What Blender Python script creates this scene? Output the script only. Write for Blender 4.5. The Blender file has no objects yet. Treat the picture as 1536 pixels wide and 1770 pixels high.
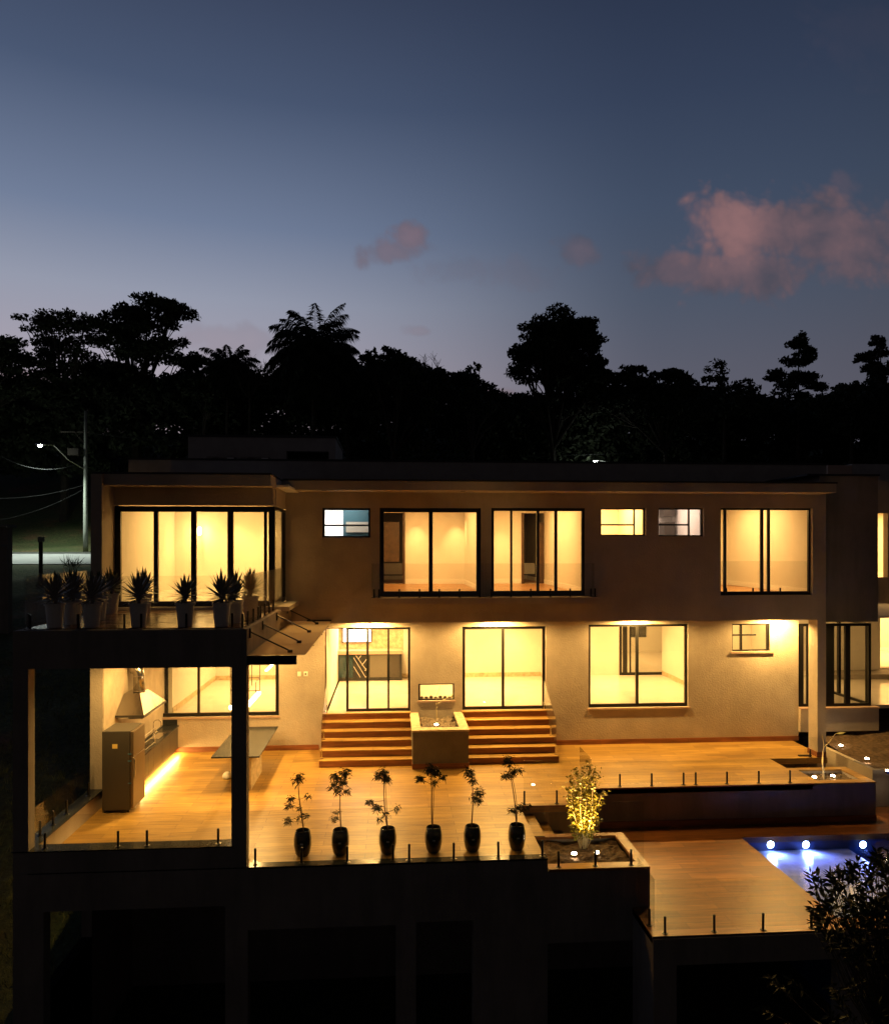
import bpy, bmesh, math, random
from mathutils import Vector, Matrix
import numpy as np
rnd = random.Random(7)
S = bpy.context.scene
COL = S.collection
R = math.radians

# ------------------------------------------------------------------ camera
F, CX, CY, YAW, CZ = 1300.0, 768.0, 943.0, R(4.05), 5.3
cam_d = bpy.data.cameras.new('camera'); cam = bpy.data.objects.new('camera', cam_d); COL.objects.link(cam)
cam.location = (0, 0, CZ); cam.rotation_euler = (R(90), 0, -YAW)
cam_d.sensor_fit = 'HORIZONTAL'; cam_d.sensor_width = 36; cam_d.lens = 36*F/1536
cam_d.shift_y = (CY-885)/1536; cam_d.clip_start = .1; cam_d.clip_end = 3000
S.camera = cam
SN, CS = math.sin(YAW), math.cos(YAW)
def ray(u): return F*SN+(u-CX)*CS, F*CS-(u-CX)*SN
def XA(u, Y): a, b = ray(u); return a/b*Y                 # world x of a sight line on the plane y=Y
def ZA(u, v, Y): return CZ+(CY-v)*Y/ray(u)[1]
def PZ(u, v, z):                                          # point of a sight line at height z
    t = (CZ-z)/(v-CY); a, b = ray(u); return (a*t, b*t, z)

# ------------------------------------------------------------------ world: dusk sky
W = bpy.data.worlds.new("World"); S.world = W; W.use_nodes = True
wt = W.node_tree; wt.nodes.clear()
class NG:
    def __init__(s, t): s.t = t
    def n(s, ty, **k):
        x = s.t.nodes.new(ty)
        for a, b in k.items(): setattr(x, a, b)
        return x
    def put(s, sock, v):
        if hasattr(v, 'is_output'): s.t.links.new(v, sock)
        elif v is not None: sock.default_value = v
    def m(s, op, a, b=None, c=None, clamp=False):
        x = s.n('ShaderNodeMath', operation=op, use_clamp=clamp)
        for i, v in enumerate((a, b, c)): s.put(x.inputs[i], v) if v is not None else None
        return x.outputs[0]
    def mix(s, f, a, b, blend='MIX'):
        x = s.n('ShaderNodeMix', data_type='RGBA', blend_type=blend)
        s.put(x.inputs[0], f); s.put(x.inputs[6], a); s.put(x.inputs[7], b); return x.outputs[2]
    def ramp(s, f, stops, interp='LINEAR'):
        x = s.n('ShaderNodeValToRGB'); cr = x.color_ramp; cr.interpolation = interp
        while len(cr.elements) < len(stops): cr.elements.new(.5)
        for e, (p, c) in zip(cr.elements, stops): e.position = p; e.color = (*c, 1) if len(c) == 3 else c
        s.put(x.inputs[0], f); return x.outputs[0]
    def noise(s, vec, scale, detail=4, rough=.5, out=0):
        x = s.n('ShaderNodeTexNoise'); x.inputs['Scale'].default_value = scale; x.inputs['Detail'].default_value = detail
        x.inputs['Roughness'].default_value = rough; s.put(x.inputs['Vector'], vec); return x.outputs[out]
def lin(r, g, b):
    f = lambda c: c/12.92 if c <= .04045 else ((c+.055)/1.055)**2.4
    return tuple(f(c/255) for c in (r, g, b))
g = NG(wt)
SUN_ROT = R(-28)
sky = g.n('ShaderNodeTexSky', sky_type='NISHITA', sun_disc=False, sun_elevation=R(-3.0), sun_rotation=SUN_ROT)
tc = g.n('ShaderNodeTexCoord'); sep = g.n('ShaderNodeSeparateXYZ'); wt.links.new(tc.outputs['Generated'], sep.inputs[0])
dx, dy, dz = sep.outputs
hl = g.m('SQRT', g.m('ADD', g.m('MULTIPLY', dx, dx), g.m('MULTIPLY', dy, dy)))
sx, sy = math.sin(SUN_ROT), math.cos(SUN_ROT)
sd = g.m('DIVIDE', g.m('ADD', g.m('MULTIPLY', dx, sx), g.m('MULTIPLY', dy, sy)), g.m('ADD', hl, 1e-4))   # 1 toward the set sun
el = g.m('DIVIDE', dz, 1.0)
warm = g.ramp(el, [(0.0, lin(186, 158, 164)), (.22, lin(160, 155, 174)), (.30, lin(143, 150, 174)), (.38, lin(107, 122, 154)), (.50, lin(68, 83, 114)), (.60, lin(50, 61, 88)), (1, lin(18, 24, 44))])
cool = g.ramp(el, [(0.0, lin(100, 96, 112)), (.22, lin(84, 87, 106)), (.30, lin(72, 82, 104)), (.40, lin(60, 74, 100)), (.50, lin(47, 60, 87)), (.60, lin(36, 47, 72)), (1, lin(14, 20, 38))])
az = g.n('ShaderNodeMapRange', interpolation_type='SMOOTHSTEP'); az.inputs[1].default_value = .66; az.inputs[2].default_value = 1.0
wt.links.new(sd, az.inputs[0])
base = g.mix(az.outputs[0], cool, warm)
bk = g.n('ShaderNodeMapRange', interpolation_type='SMOOTHSTEP'); bk.inputs[1].default_value = -.25; bk.inputs[2].default_value = .75
bk.inputs[3].default_value = .17; bk.inputs[4].default_value = 1.0; wt.links.new(sd, bk.inputs[0])
base = g.mix(1.0, base, bk.outputs[0], 'MULTIPLY')
bkc = g.n('ShaderNodeMapRange'); bkc.inputs[1].default_value = -.4; bkc.inputs[2].default_value = .5; wt.links.new(sd, bkc.inputs[0])
base = g.mix(1.0, base, g.mix(bkc.outputs[0], (1.0, .78, .60, 1), (1, 1, 1, 1)), 'MULTIPLY')   # warm town glow low behind the viewer
nis = g.mix(1.0, sky.outputs[0], (.10, .10, .10, 1), 'MULTIPLY')
base = g.mix(1.0, base, nis, 'ADD')
# clouds, in the flat (x/y, z/y) chart of the sky to the north
yy = g.m('MAXIMUM', dy, .05)
pu, pv = g.m('DIVIDE', dx, yy), g.m('DIVIDE', dz, yy)
cmb = g.n('ShaderNodeCombineXYZ'); wt.links.new(pu, cmb.inputs[0]); wt.links.new(pv, cmb.inputs[1])
nz = g.noise(cmb.outputs[0], 7.0, 8, .52); nz2 = g.noise(cmb.outputs[0], 19, 8, .6)
wv = g.n('ShaderNodeVectorMath', operation='MULTIPLY_ADD'); nzc = g.noise(cmb.outputs[0], 6, 4, .5, out=1)
wt.links.new(nzc, wv.inputs[0]); wv.inputs[1].default_value = (.09, .09, 0); wt.links.new(cmb.outputs[0], wv.inputs[2])
def puffs(vec, sc):
    x = g.n('ShaderNodeTexVoronoi', feature='SMOOTH_F1', voronoi_dimensions='2D'); x.inputs['Scale'].default_value = sc; x.inputs['Smoothness'].default_value = .35
    wt.links.new(vec, x.inputs['Vector']); return g.m('SUBTRACT', .42, x.outputs['Distance'])
pf1, pf2, pf3 = puffs(wv.outputs[0], 17), puffs(wv.outputs[0], 41), puffs(wv.outputs[0], 90)
bill = g.m('ADD', g.m('MULTIPLY', pf1, .75), g.m('ADD', g.m('MULTIPLY', pf2, .40), g.m('MULTIPLY', pf3, .22)))
wob = g.m('ADD', bill, g.m('MULTIPLY', g.m('SUBTRACT', nz, .5), .9), g.m('MULTIPLY', g.m('SUBTRACT', nz2, .5), .42))
def sky_uv(u, v): a, b = ray(u); return a/b, (CY-v)/b
dens = None; pink = None
for (u, v, ru, rv, tilt, amp, pk) in [(1262, 398, 100, 76, 0, .95, 1), (1330, 405, 120, 84, 0, .9, .35), (1415, 400, 140, 92, .12, .85, .15), (1500, 422, 140, 76, .12, .8, 0), (1180, 466, 140, 38, .05, .68, .1), (1300, 465, 180, 62, .05, .8, .15),
                                    (1462, 318, 40, 42, 0, .30, .2), (678, 434, 78, 28, .10, .50, .45), (706, 414, 36, 30, 0, .58, .6), (1003, 428, 46, 36, 0, .42, .3), (400, 588, 130, 34, 0, .20, .9), (725, 573, 30, 12, 0, .2, .8), (850, 678, 50, 16, 0, .45, .9), (45, 662, 90, 24, 0, .5, .9), (820, 470, 160, 30, 0, .14, .3), (1500, 60, 120, 90, 0, .05, .2)]:
    a, b = sky_uv(u, v); ra, rb = ru/F, rv/F
    ex = g.m('DIVIDE', g.m('SUBTRACT', pu, a), ra)
    ey = g.m('DIVIDE', g.m('SUBTRACT', g.m('SUBTRACT', pv, b), g.m('MULTIPLY', g.m('SUBTRACT', pu, a), tilt)), rb)
    r2 = g.m('ADD', g.m('MULTIPLY', ex, ex), g.m('MULTIPLY', ey, ey))
    d = g.m('SUBTRACT', 1.0, g.m('SQRT', r2))
    mr = g.n('ShaderNodeMapRange', interpolation_type='SMOOTHSTEP'); mr.inputs[1].default_value = -.10; mr.inputs[2].default_value = .60; mr.inputs[4].default_value = amp
    wt.links.new(g.m('ADD', d, wob), mr.inputs[0]); d = mr.outputs[0]
    dens = d if dens is None else g.m('MAXIMUM', dens, d)
    p_ = g.m('MULTIPLY', g.m('POWER', 2.718, g.m('MULTIPLY', r2, -1.1)), pk)
    pink = p_ if pink is None else g.m('MAXIMUM', pink, p_)
cm2 = g.n('ShaderNodeVectorMath', operation='ADD'); wt.links.new(cmb.outputs[0], cm2.inputs[0]); cm2.inputs[1].default_value = (-.022, .016, 0)
nzs = g.noise(cm2.outputs[0], 7.0, 8, .52); nzt = g.noise(cm2.outputs[0], 19, 8, .6)
relief = g.m('ADD', g.m('MULTIPLY', g.m('SUBTRACT', nz, nzs), 1.5), g.m('MULTIPLY', g.m('SUBTRACT', nz2, nzt), .25))
lit = g.m('ADD', g.m('MULTIPLY', pink, .8), g.m('ADD', g.m('ADD', .10, g.m('MULTIPLY', bill, .32)), relief), clamp=True)
ccol = g.mix(lit, (*lin(80, 76, 90), 1), (*lin(142, 108, 113), 1))
fin = g.mix(dens, base, ccol)
fin = g.mix(1.0, fin, (1.03, 1.0, .93, 1), 'MULTIPLY')
bg = g.n('ShaderNodeBackground'); bg.inputs['Strength'].default_value = 1.0
wt.links.new(fin, bg.inputs[0]); wo = g.n('ShaderNodeOutputWorld'); wt.links.new(bg.outputs[0], wo.inputs[0])
S.view_settings.view_transform = 'Standard'; S.view_settings.look = 'None'; S.view_settings.exposure = 0; S.view_settings.gamma = 1
S.view_settings.use_curve_mapping = False
S.cycles.use_denoising = True
try: S.cycles.denoiser = 'OPENIMAGEDENOISE'
except Exception: pass
S.cycles.max_bounces = 10; S.cycles.diffuse_bounces = 4; S.cycles.glossy_bounces = 3; S.cycles.transparent_max_bounces = 24
S.cycles.sample_clamp_indirect = 4; S.cycles.caustics_reflective = False; S.cycles.caustics_refractive = False
S.cycles.use_light_tree = True

# ------------------------------------------------------------------ materials
MT = {}
def mat(name, col, rough=.6, metal=0, bump=0, bscale=40, vary=0, vscale=3, spec=.5, emit=None, estr=0, coat=0):
    m = bpy.data.materials.new(name); m.use_nodes = True; t = m.node_tree; q = NG(t)
    b = t.nodes['Principled BSDF']
    b.inputs['Base Color'].default_value = (*col, 1); b.inputs['Roughness'].default_value = rough
    b.inputs['Metallic'].default_value = metal; b.inputs['Specular IOR Level'].default_value = spec
    b.inputs['Coat Weight'].default_value = coat
    if emit: b.inputs['Emission Color'].default_value = (*emit, 1); b.inputs['Emission Strength'].default_value = estr
    if bump or vary:
        c = q.n('ShaderNodeTexCoord').outputs['Object']
    if vary:
        n = q.noise(c, vscale, 6, .6)
        lo = tuple(x*(1-vary) for x in col); hi = tuple(min(1, x*(1+vary)) for x in col)
        t.links.new(q.ramp(n, [(.3, lo), (.7, hi)]), b.inputs['Base Color'])
    if bump:
        n2 = q.noise(c, bscale, 5, .65)
        bp = q.n('ShaderNodeBump'); bp.inputs['Strength'].default_value = bump; bp.inputs['Distance'].default_value = .02
        t.links.new(n2, bp.inputs['Height']); t.links.new(bp.outputs[0], b.inputs['Normal'])
    MT[name] = m; return m
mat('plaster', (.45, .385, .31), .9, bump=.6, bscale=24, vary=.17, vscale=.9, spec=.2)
mat('plaster_dark', (.27, .235, .20), .9, bump=.4, bscale=22, vary=.15, vscale=1.0, spec=.2)  # same paint as plaster; the base walls' dimness is put into this tone
mat('plaster_box_shaded', (.15, .13, .105), .9, bump=.5, bscale=24, vary=.15, spec=.2)  # darker plaster copy carrying the shade on the square planter's front
mat('roof_paint', (.36, .33, .30), .9, bump=.3, vary=.12, spec=.2)
mat('flashing', (.02, .02, .02), .6)
mat('matte_black', (.012, .011, .010), 1, spec=0)
mat('black_metal', (.012, .011, .010), .38, metal=.3)
mat('steel', (.60, .57, .52), .20, metal=1, bump=.35, bscale=5)
mat('chrome', (.8, .8, .8), .1, metal=1)
mat('granite', (.028, .03, .031), .16, vary=.5, vscale=60, spec=.10)
mat('room_wall', (.74, .70, .62), .85, vary=.03)
mat('room_wall_white', (.80, .80, .80), .85, vary=.03)
mat('skirting_white', (.85, .82, .76), .5)
mat('tile_floor', (.68, .63, .55), .16, vary=.05, vscale=2)
mat('ceiling_paint', (.80, .78, .74), .9)
mat('dark_wood', (.075, .040, .020), .45, vary=.35, vscale=7)
mat('cabinet', (.05, .042, .034), .45)
mat('cabinet_light', (.13, .115, .09), .5)
mat('stone_tile', (.55, .44, .28), .8, bump=.6, bscale=14, vary=.3, vscale=9)
mat('concrete_warm', (.42, .34, .25), .8, bump=.2, vary=.28, vscale=1.6)
mat('soil', (.10, .062, .036), .95, bump=1.0, bscale=18, vary=.6, vscale=10)
mat('gravelly', (.17, .13, .09), .95, bump=1.0, bscale=30, vary=.5, vscale=16)
mat('leaf', (.030, .036, .014), .7, spec=.2, vary=.4, vscale=9)
mat('leaf_shrub', (.30, .27, .04), .45, vary=.5, vscale=7)
mat('leaf_agave', (.032, .06, .028), .4, vary=.3, vscale=12)
mat('crown', (.022, .030, .012), .8, vary=.4, vscale=1)
mat('bark', (.03, .023, .016), .9, bump=.5, vary=.3)
mat('stem', (.10, .05, .028), .7)
mat('stem_pale', (.55, .45, .25), .6)
mat('pot_black', (.010, .010, .011), .18, coat=.5)
mat('pot_white', (.72, .69, .64), .5, vary=.06)
mat('fridge_paint', (.060, .052, .042), .45)
mat('fridge_door', (.17, .125, .08), .3, metal=.5)
mat('sticker', (.75, .55, .15), .6)
mat('blue_tape', (.08, .25, .40), .5)
mat('plastic_white', (.8, .78, .7), .5)
mat('white_cloth', (.75, .72, .66), .9)
mat('asphalt', (.42, .42, .40), .85, bump=.3, vary=.12, vscale=.8)
mat('kerb', (.22, .22, .20), .9)
mat('pole_concrete', (.30, .32, .27), .85, vary=.15)
mat('cable', (.012, .012, .012), .8)
mat('pool_tile', (.52, .56, .80), .25, vary=.2, vscale=5)
mat('pool_tile_dark', (.015, .05, .16), .3, vary=.3, vscale=4)
mat('brick_ledge', (.45, .30, .22), .7)
mat('oven_glass', (.02, .045, .055), .12)
mat('acrylic', (.45, .45, .42), .2)
def emi(name, col, st): return mat(name, col, .5, emit=col, estr=st)
emi('lamp_warm', (1, .72, .36), 18); emi('glowing_pane', (1, .93, .82), 5.0); emi('lamp_hot', (1, .78, .50), 60); emi('lamp_blue', (.40, .55, 1), 60)
emi('lamp_street', (.90, 1, .92), 260); emi('led_strip', (1, .66, .24), 14); emi('sconce_glow', (1, .85, .5), 9)

def plank(name, a, b, c, sw, sl, rough):
    m = bpy.data.materials.new(name); m.use_nodes = True; t = m.node_tree; q = NG(t); bs = t.nodes['Principled BSDF']
    co = q.n('ShaderNodeTexCoord').outputs['Object']
    br = q.n('ShaderNodeTexBrick'); br.offset = .37; br.offset_frequency = 2
    br.inputs['Scale'].default_value = 1; br.inputs['Brick Width'].default_value = sl; br.inputs['Row Height'].default_value = sw
    br.inputs['Mortar Size'].default_value = .004; br.inputs['Mortar Smooth'].default_value = .1; br.inputs['Bias'].default_value = 0
    br.inputs['Color1'].default_value = (*a, 1); br.inputs['Color2'].default_value = (*b, 1); br.inputs['Mortar'].default_value = (*c, 1)
    t.links.new(co, br.inputs['Vector'])
    mp = q.n('ShaderNodeMapping'); mp.inputs['Scale'].default_value = (.7, 9, 9); t.links.new(co, mp.inputs[0])
    gr = q.noise(mp.outputs[0], 2.2, 8, .62)
    mp2 = q.n('ShaderNodeMapping'); mp2.inputs['Scale'].default_value = (.25, .9, .9); t.links.new(co, mp2.inputs[0])
    gr2 = q.noise(mp2.outputs[0], 1.3, 4, .6)
    k = q.ramp(gr, [(.30, (.50, .45, .40)), (.70, (1.2, 1.2, 1.2))])
    k2 = q.ramp(gr2, [(.3, (.66, .62, .58)), (.7, (1.15, 1.15, 1.15))])
    c1 = q.mix(1, br.outputs['Color'], k, 'MULTIPLY'); c1 = q.mix(1, c1, k2, 'MULTIPLY')
    t.links.new(c1, bs.inputs['Base Color'])
    t.links.new(q.m('ADD', rough, q.m('MULTIPLY', gr, .2)), bs.inputs['Roughness'])
    bp = q.n('ShaderNodeBump'); bp.inputs['Strength'].default_value = .15; bp.inputs['Distance'].default_value = .01
    t.links.new(q.m('SUBTRACT', gr, q.m('MULTIPLY', br.outputs['Fac'], .8)), bp.inputs['Height']); t.links.new(bp.outputs[0], bs.inputs['Normal'])
    MT[name] = m
def streaks(name, amt):
    t = MT[name].node_tree; q = NG(t); b = t.nodes['Principled BSDF']; src = b.inputs['Base Color'].links[0].from_socket
    c = q.n('ShaderNodeTexCoord').outputs['Object']; mp = q.n('ShaderNodeMapping'); mp.inputs['Scale'].default_value = (1.6, 1.6, .25); t.links.new(c, mp.inputs[0])
    k = q.ramp(q.noise(mp.outputs[0], 1.6, 7, .65), [(.36, (1-amt,)*3), (.56, (1, 1, 1))]); t.links.new(q.mix(1, src, k, 'MULTIPLY'), b.inputs['Base Color'])
streaks('plaster', .06); streaks('plaster_dark', .2)
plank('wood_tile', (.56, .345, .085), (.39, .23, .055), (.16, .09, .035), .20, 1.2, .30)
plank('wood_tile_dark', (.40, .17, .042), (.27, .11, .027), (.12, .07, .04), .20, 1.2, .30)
plank('trim_and_shaded_riser', (.34, .125, .045), (.28, .10, .036), (.2, .1, .05), .6, 1.2, .4)  # trim wood; on the stair risers its dark red tone is painted shade
plank('balcony_tile', (.20, .095, .035), (.16, .075, .028), (.08, .04, .02), .20, 1.2, .16)
plank('parquet', (.50, .26, .10), (.42, .21, .08), (.2, .1, .05), .10, .7, .22)

def glassmat(name, tint=(.97, .975, .97), f0=.05, mult=1.0, rough=0.0, bumpwave=0):
    m = bpy.data.materials.new(name); m.use_nodes = True; t = m.node_tree; q = NG(t); t.nodes.clear()
    ge = q.n('ShaderNodeNewGeometry')
    vm = q.n('ShaderNodeVectorMath', operation='DOT_PRODUCT'); t.links.new(ge.outputs['Normal'], vm.inputs[0]); t.links.new(ge.outputs['Incoming'], vm.inputs[1])
    c = q.m('ABSOLUTE', vm.outputs['Value'])
    f = q.m('MULTIPLY', q.m('ADD', f0, q.m('MULTIPLY', 1-f0, q.m('POWER', q.m('SUBTRACT', 1.0, c), 5.0))), mult, clamp=True)
    tr = q.n('ShaderNodeBsdfTransparent'); tr.inputs[0].default_value = (*tint, 1)
    gl = q.n('ShaderNodeBsdfGlossy'); gl.inputs['Roughness'].default_value = rough
    if bumpwave:
        co = q.n('ShaderNodeTexCoord').outputs['Object']; nn = q.noise(co, bumpwave, 3, .5)
        bp = q.n('ShaderNodeBump'); bp.inputs['Strength'].default_value = .25; bp.inputs['Distance'].default_value = .02
        t.links.new(nn, bp.inputs['Height']); t.links.new(bp.outputs[0], gl.inputs['Normal'])
    mx = q.n('ShaderNodeMixShader'); t.links.new(f, mx.inputs[0]); t.links.new(tr.outputs[0], mx.inputs[1]); t.links.new(gl.outputs[0], mx.inputs[2])
    o = q.n('ShaderNodeOutputMaterial'); t.links.new(mx.outputs[0], o.inputs[0]); MT[name] = m
glassmat('glass'); glassmat('rail_glass', (.965, .975, .965), .05)
glassmat('smoked_glass', (.10, .09, .075), .06)
glassmat('canopy_glass', (.84, .77, .68), .05)
def frost(name, tint, share):
    m = MT[name]; t = m.node_tree; q = NG(t); o = [n for n in t.nodes if n.type == 'OUTPUT_MATERIAL'][0]; src = o.inputs[0].links[0].from_socket
    tl = q.n('ShaderNodeBsdfTranslucent'); tl.inputs[0].default_value = (*tint, 1); df = q.n('ShaderNodeBsdfDiffuse'); df.inputs[0].default_value = (*tint, 1)
    a = q.n('ShaderNodeMixShader'); a.inputs[0].default_value = .35; t.links.new(tl.outputs[0], a.inputs[1]); t.links.new(df.outputs[0], a.inputs[2])
    b = q.n('ShaderNodeMixShader'); b.inputs[0].default_value = share; t.links.new(src, b.inputs[1]); t.links.new(a.outputs[0], b.inputs[2]); t.links.new(b.outputs[0], o.inputs[0])
frost('canopy_glass', (.85, .80, .66), .50)
glassmat('water', (.86, .92, 1.0), .03, 1.0, .02, 5)

def groundmat():
    m = bpy.data.materials.new('ground'); m.use_nodes = True; t = m.node_tree; q = NG(t); b = t.nodes['Principled BSDF']
    co = q.n('ShaderNodeTexCoord').outputs['Object']
    n1 = q.noise(co, .35, 8, .65); n2 = q.noise(co, 6, 6, .7)
    c = q.ramp(n1, [(.35, (.055, .085, .022)), (.55, (.085, .09, .028)), (.7, (.17, .085, .036))])
    c = q.mix(1, c, q.ramp(n2, [(.3, (.4, .4, .4)), (.7, (1.4, 1.4, 1.4))]), 'MULTIPLY')
    t.links.new(c, b.inputs['Base Color']); b.inputs['Roughness'].default_value = .95
    bp = q.n('ShaderNodeBump'); bp.inputs['Strength'].default_value = 1; bp.inputs['Distance'].default_value = .15
    t.links.new(n2, bp.inputs['Height']); t.links.new(bp.outputs[0], b.inputs['Normal']); MT['ground'] = m
groundmat()

# ------------------------------------------------------------------ mesh helpers
class MB:
    def __init__(s): s.v = []; s.f = []; s.smooth = False
    def box(s, x0, x1, y0, y1, z0, z1):
        if x0 > x1: x0, x1 = x1, x0
        if y0 > y1: y0, y1 = y1, y0
        if z0 > z1: z0, z1 = z1, z0
        n = len(s.v)
        s.v += [(x0, y0, z0), (x1, y0, z0), (x1, y1, z0), (x0, y1, z0), (x0, y0, z1), (x1, y0, z1), (x1, y1, z1), (x0, y1, z1)]
        s.f += [tuple(n+i for i in q) for q in ((0, 3, 2, 1), (4, 5, 6, 7), (0, 1, 5, 4), (1, 2, 6, 5), (2, 3, 7, 6), (3, 0, 4, 7))]
        return s
    def frustum(s, a, b, za, zb):                          # a,b = (x0,x1,y0,y1)
        n = len(s.v)
        for (x0, x1, y0, y1), z in ((a, za), (b, zb)): s.v += [(x0, y0, z), (x1, y0, z), (x1, y1, z), (x0, y1, z)]
        s.f += [tuple(n+i for i in q) for q in ((0, 3, 2, 1), (4, 5, 6, 7), (0, 1, 5, 4), (1, 2, 6, 5), (2, 3, 7, 6), (3, 0, 4, 7))]
        return s
    def lathe(s, cx, cy, prof, n=20, cap=True):            # prof: [(r,z)]
        b = len(s.v)
        for r, z in prof:
            for i in range(n):
                a = 2*math.pi*i/n; s.v.append((cx+r*math.cos(a), cy+r*math.sin(a), z))
        for k in range(len(prof)-1):
            for i in range(n):
                j = (i+1) % n; s.f.append((b+k*n+i, b+k*n+j, b+(k+1)*n+j, b+(k+1)*n+i))
        if cap:
            s.f.append(tuple(b+i for i in reversed(range(n)))); s.f.append(tuple(b+(len(prof)-1)*n+i for i in range(n)))
        return s
    def tube(s, pts, r, n=8, r1=None):
        pts = [Vector(p) for p in pts]; b = len(s.v); m = len(pts)
        for k, p in enumerate(pts):
            d = (pts[min(k+1, m-1)]-pts[max(k-1, 0)]).normalized()
            up = Vector((0, 0, 1)) if abs(d.z) < .9 else Vector((1, 0, 0))
            e1 = d.cross(up).normalized(); e2 = d.cross(e1)
            rr = r if r1 is None else r+(r1-r)*k/(m-1)
            for i in range(n):
                a = 2*math.pi*i/n; q = p+e1*math.cos(a)*rr+e2*math.sin(a)*rr; s.v.append(tuple(q))
        for k in range(m-1):
            for i in range(n):
                j = (i+1) % n; s.f.append((b+k*n+i, b+(k+1)*n+i, b+(k+1)*n+j, b+k*n+j))
        s.f.append(tuple(b+i for i in range(n))); s.f.append(tuple(b+(m-1)*n+i for i in reversed(range(n))))
        return s
    def leaf(s, p, d, L, w, droop=0.0, side=None):
        p = Vector(p); d = Vector(d).normalized()
        sd_ = (side or Vector((rnd.gauss(0, 1), rnd.gauss(0, 1), rnd.gauss(0, 1)))).cross(d)
        if sd_.length < 1e-3: sd_ = Vector((1, 0, 0))
        sd_.normalize(); n = len(s.v)
        m1 = p+d*L*.45+Vector((0, 0, -droop*L*.12)); tip = p+d*L+Vector((0, 0, -droop*L*.5))
        s.v += [tuple(p), tuple(m1+sd_*w/2), tuple(tip), tuple(m1-sd_*w/2)]; s.f.append((n, n+1, n+2, n+3)); return s
    def wall(s, x0, x1, z0, z1, y0, y1, holes, axis='x'):
        xs = sorted({x0, x1, *[h[0] for h in holes], *[h[1] for h in holes]}); zs = sorted({z0, z1, *[h[2] for h in holes], *[h[3] for h in holes]})
        def solid(i, k):
            if i < 0 or k < 0 or i >= len(xs)-1 or k >= len(zs)-1: return False
            cx, cz = (xs[i]+xs[i+1])/2, (zs[k]+zs[k+1])/2
            if not (x0 < cx < x1 and z0 < cz < z1): return False
            return not any(h[0] < cx < h[1] and h[2] < cz < h[3] for h in holes)
        def q(*p):
            n = len(s.v); s.v += [(a, b, c) if axis == 'x' else (b, a, c) for a, b, c in p]; s.f.append((n, n+1, n+2, n+3))
        for i in range(len(xs)-1):
            for k in range(len(zs)-1):
                if not solid(i, k): continue
                a, b, c, d = xs[i], xs[i+1], zs[k], zs[k+1]
                q((a, y0, c), (b, y0, c), (b, y0, d), (a, y0, d)); q((a, y1, c), (a, y1, d), (b, y1, d), (b, y1, c))
                if not solid(i-1, k): q((a, y0, c), (a, y0, d), (a, y1, d), (a, y1, c))
                if not solid(i+1, k): q((b, y0, c), (b, y1, c), (b, y1, d), (b, y0, d))
                if not solid(i, k-1): q((a, y0, c), (a, y1, c), (b, y1, c), (b, y0, c))
                if not solid(i, k+1): q((a, y0, d), (b, y0, d), (b, y1, d), (a, y1, d))
        return s
    def build(s, name, m, parent=None, world=True, bevel=0, smooth=False):
        me = bpy.data.meshes.new(name); me.from_pydata(s.v, [], s.f); me.validate()
        bm = bmesh.new(); bm.from_mesh(me); bmesh.ops.remove_doubles(bm, verts=bm.verts, dist=1e-5) if len(s.v) < 4000 else None
        if len(s.v) < 4000: bmesh.ops.recalc_face_normals(bm, faces=bm.faces)
        bm.to_mesh(me); bm.free()
        if smooth: me.shade_smooth()
        me.materials.append(MT[m] if isinstance(m, str) else m)
        o = bpy.data.objects.new(name, me); COL.objects.link(o)
        if parent:
            o.parent = parent
            if world:
                w = Vector((0, 0, 0)); q = parent
                while q: w += q.location; q = q.parent
                o.location = -w
        if bevel:
            b = o.modifiers.new('bevel', 'BEVEL'); b.width = bevel; b.segments = 2; b.limit_method = 'ANGLE'
        return o
def tag(o, label=None, cat=None, group=None, kind=None):
    if label: o['label'] = label
    if cat: o['category'] = cat
    if group: o['group'] = group
    if kind: o['kind'] = kind
    return o
def empty(name, loc, label, cat, group=None):
    o = bpy.data.objects.new(name, None); o.location = loc; o.empty_display_size = .2; COL.objects.link(o); return tag(o, label, cat, group)
def copy_tree(o, parent=None):
    c = o.copy(); COL.objects.link(c)
    if parent: c.parent = parent
    for ch in [x for x in o.children]: copy_tree(ch, c)
    return c
def light(kind, loc, power, col, parent=None, size=.1, size_y=None, rot=(0, 0, 0), spot=None, blend=.5, spread=None):
    d = bpy.data.lights.new('bulb', kind); d.energy = power; d.color = col
    if kind == 'AREA':
        d.size = size
        if size_y: d.shape = 'RECTANGLE'; d.size_y = size_y
        if spread: d.spread = spread
    else: d.shadow_soft_size = size
    if kind == 'SPOT': d.spot_size = spot or R(90); d.spot_blend = blend
    o = bpy.data.objects.new('bulb', d); COL.objects.link(o); o.rotation_euler = rot
    o.location = loc
    if parent:
        w = Vector((0, 0, 0)); q = parent
        while q: w += q.location; q = q.parent
        o.parent = parent; o.location = Vector(loc)-w
    return o
WARM = (1, .57, .17); WARM2 = (1, .56, .17); COOL = (1, .93, .88)
GI, GD, GS = 3.5, 3.6, 2.25               # room light, spot and terrace light gains

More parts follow.
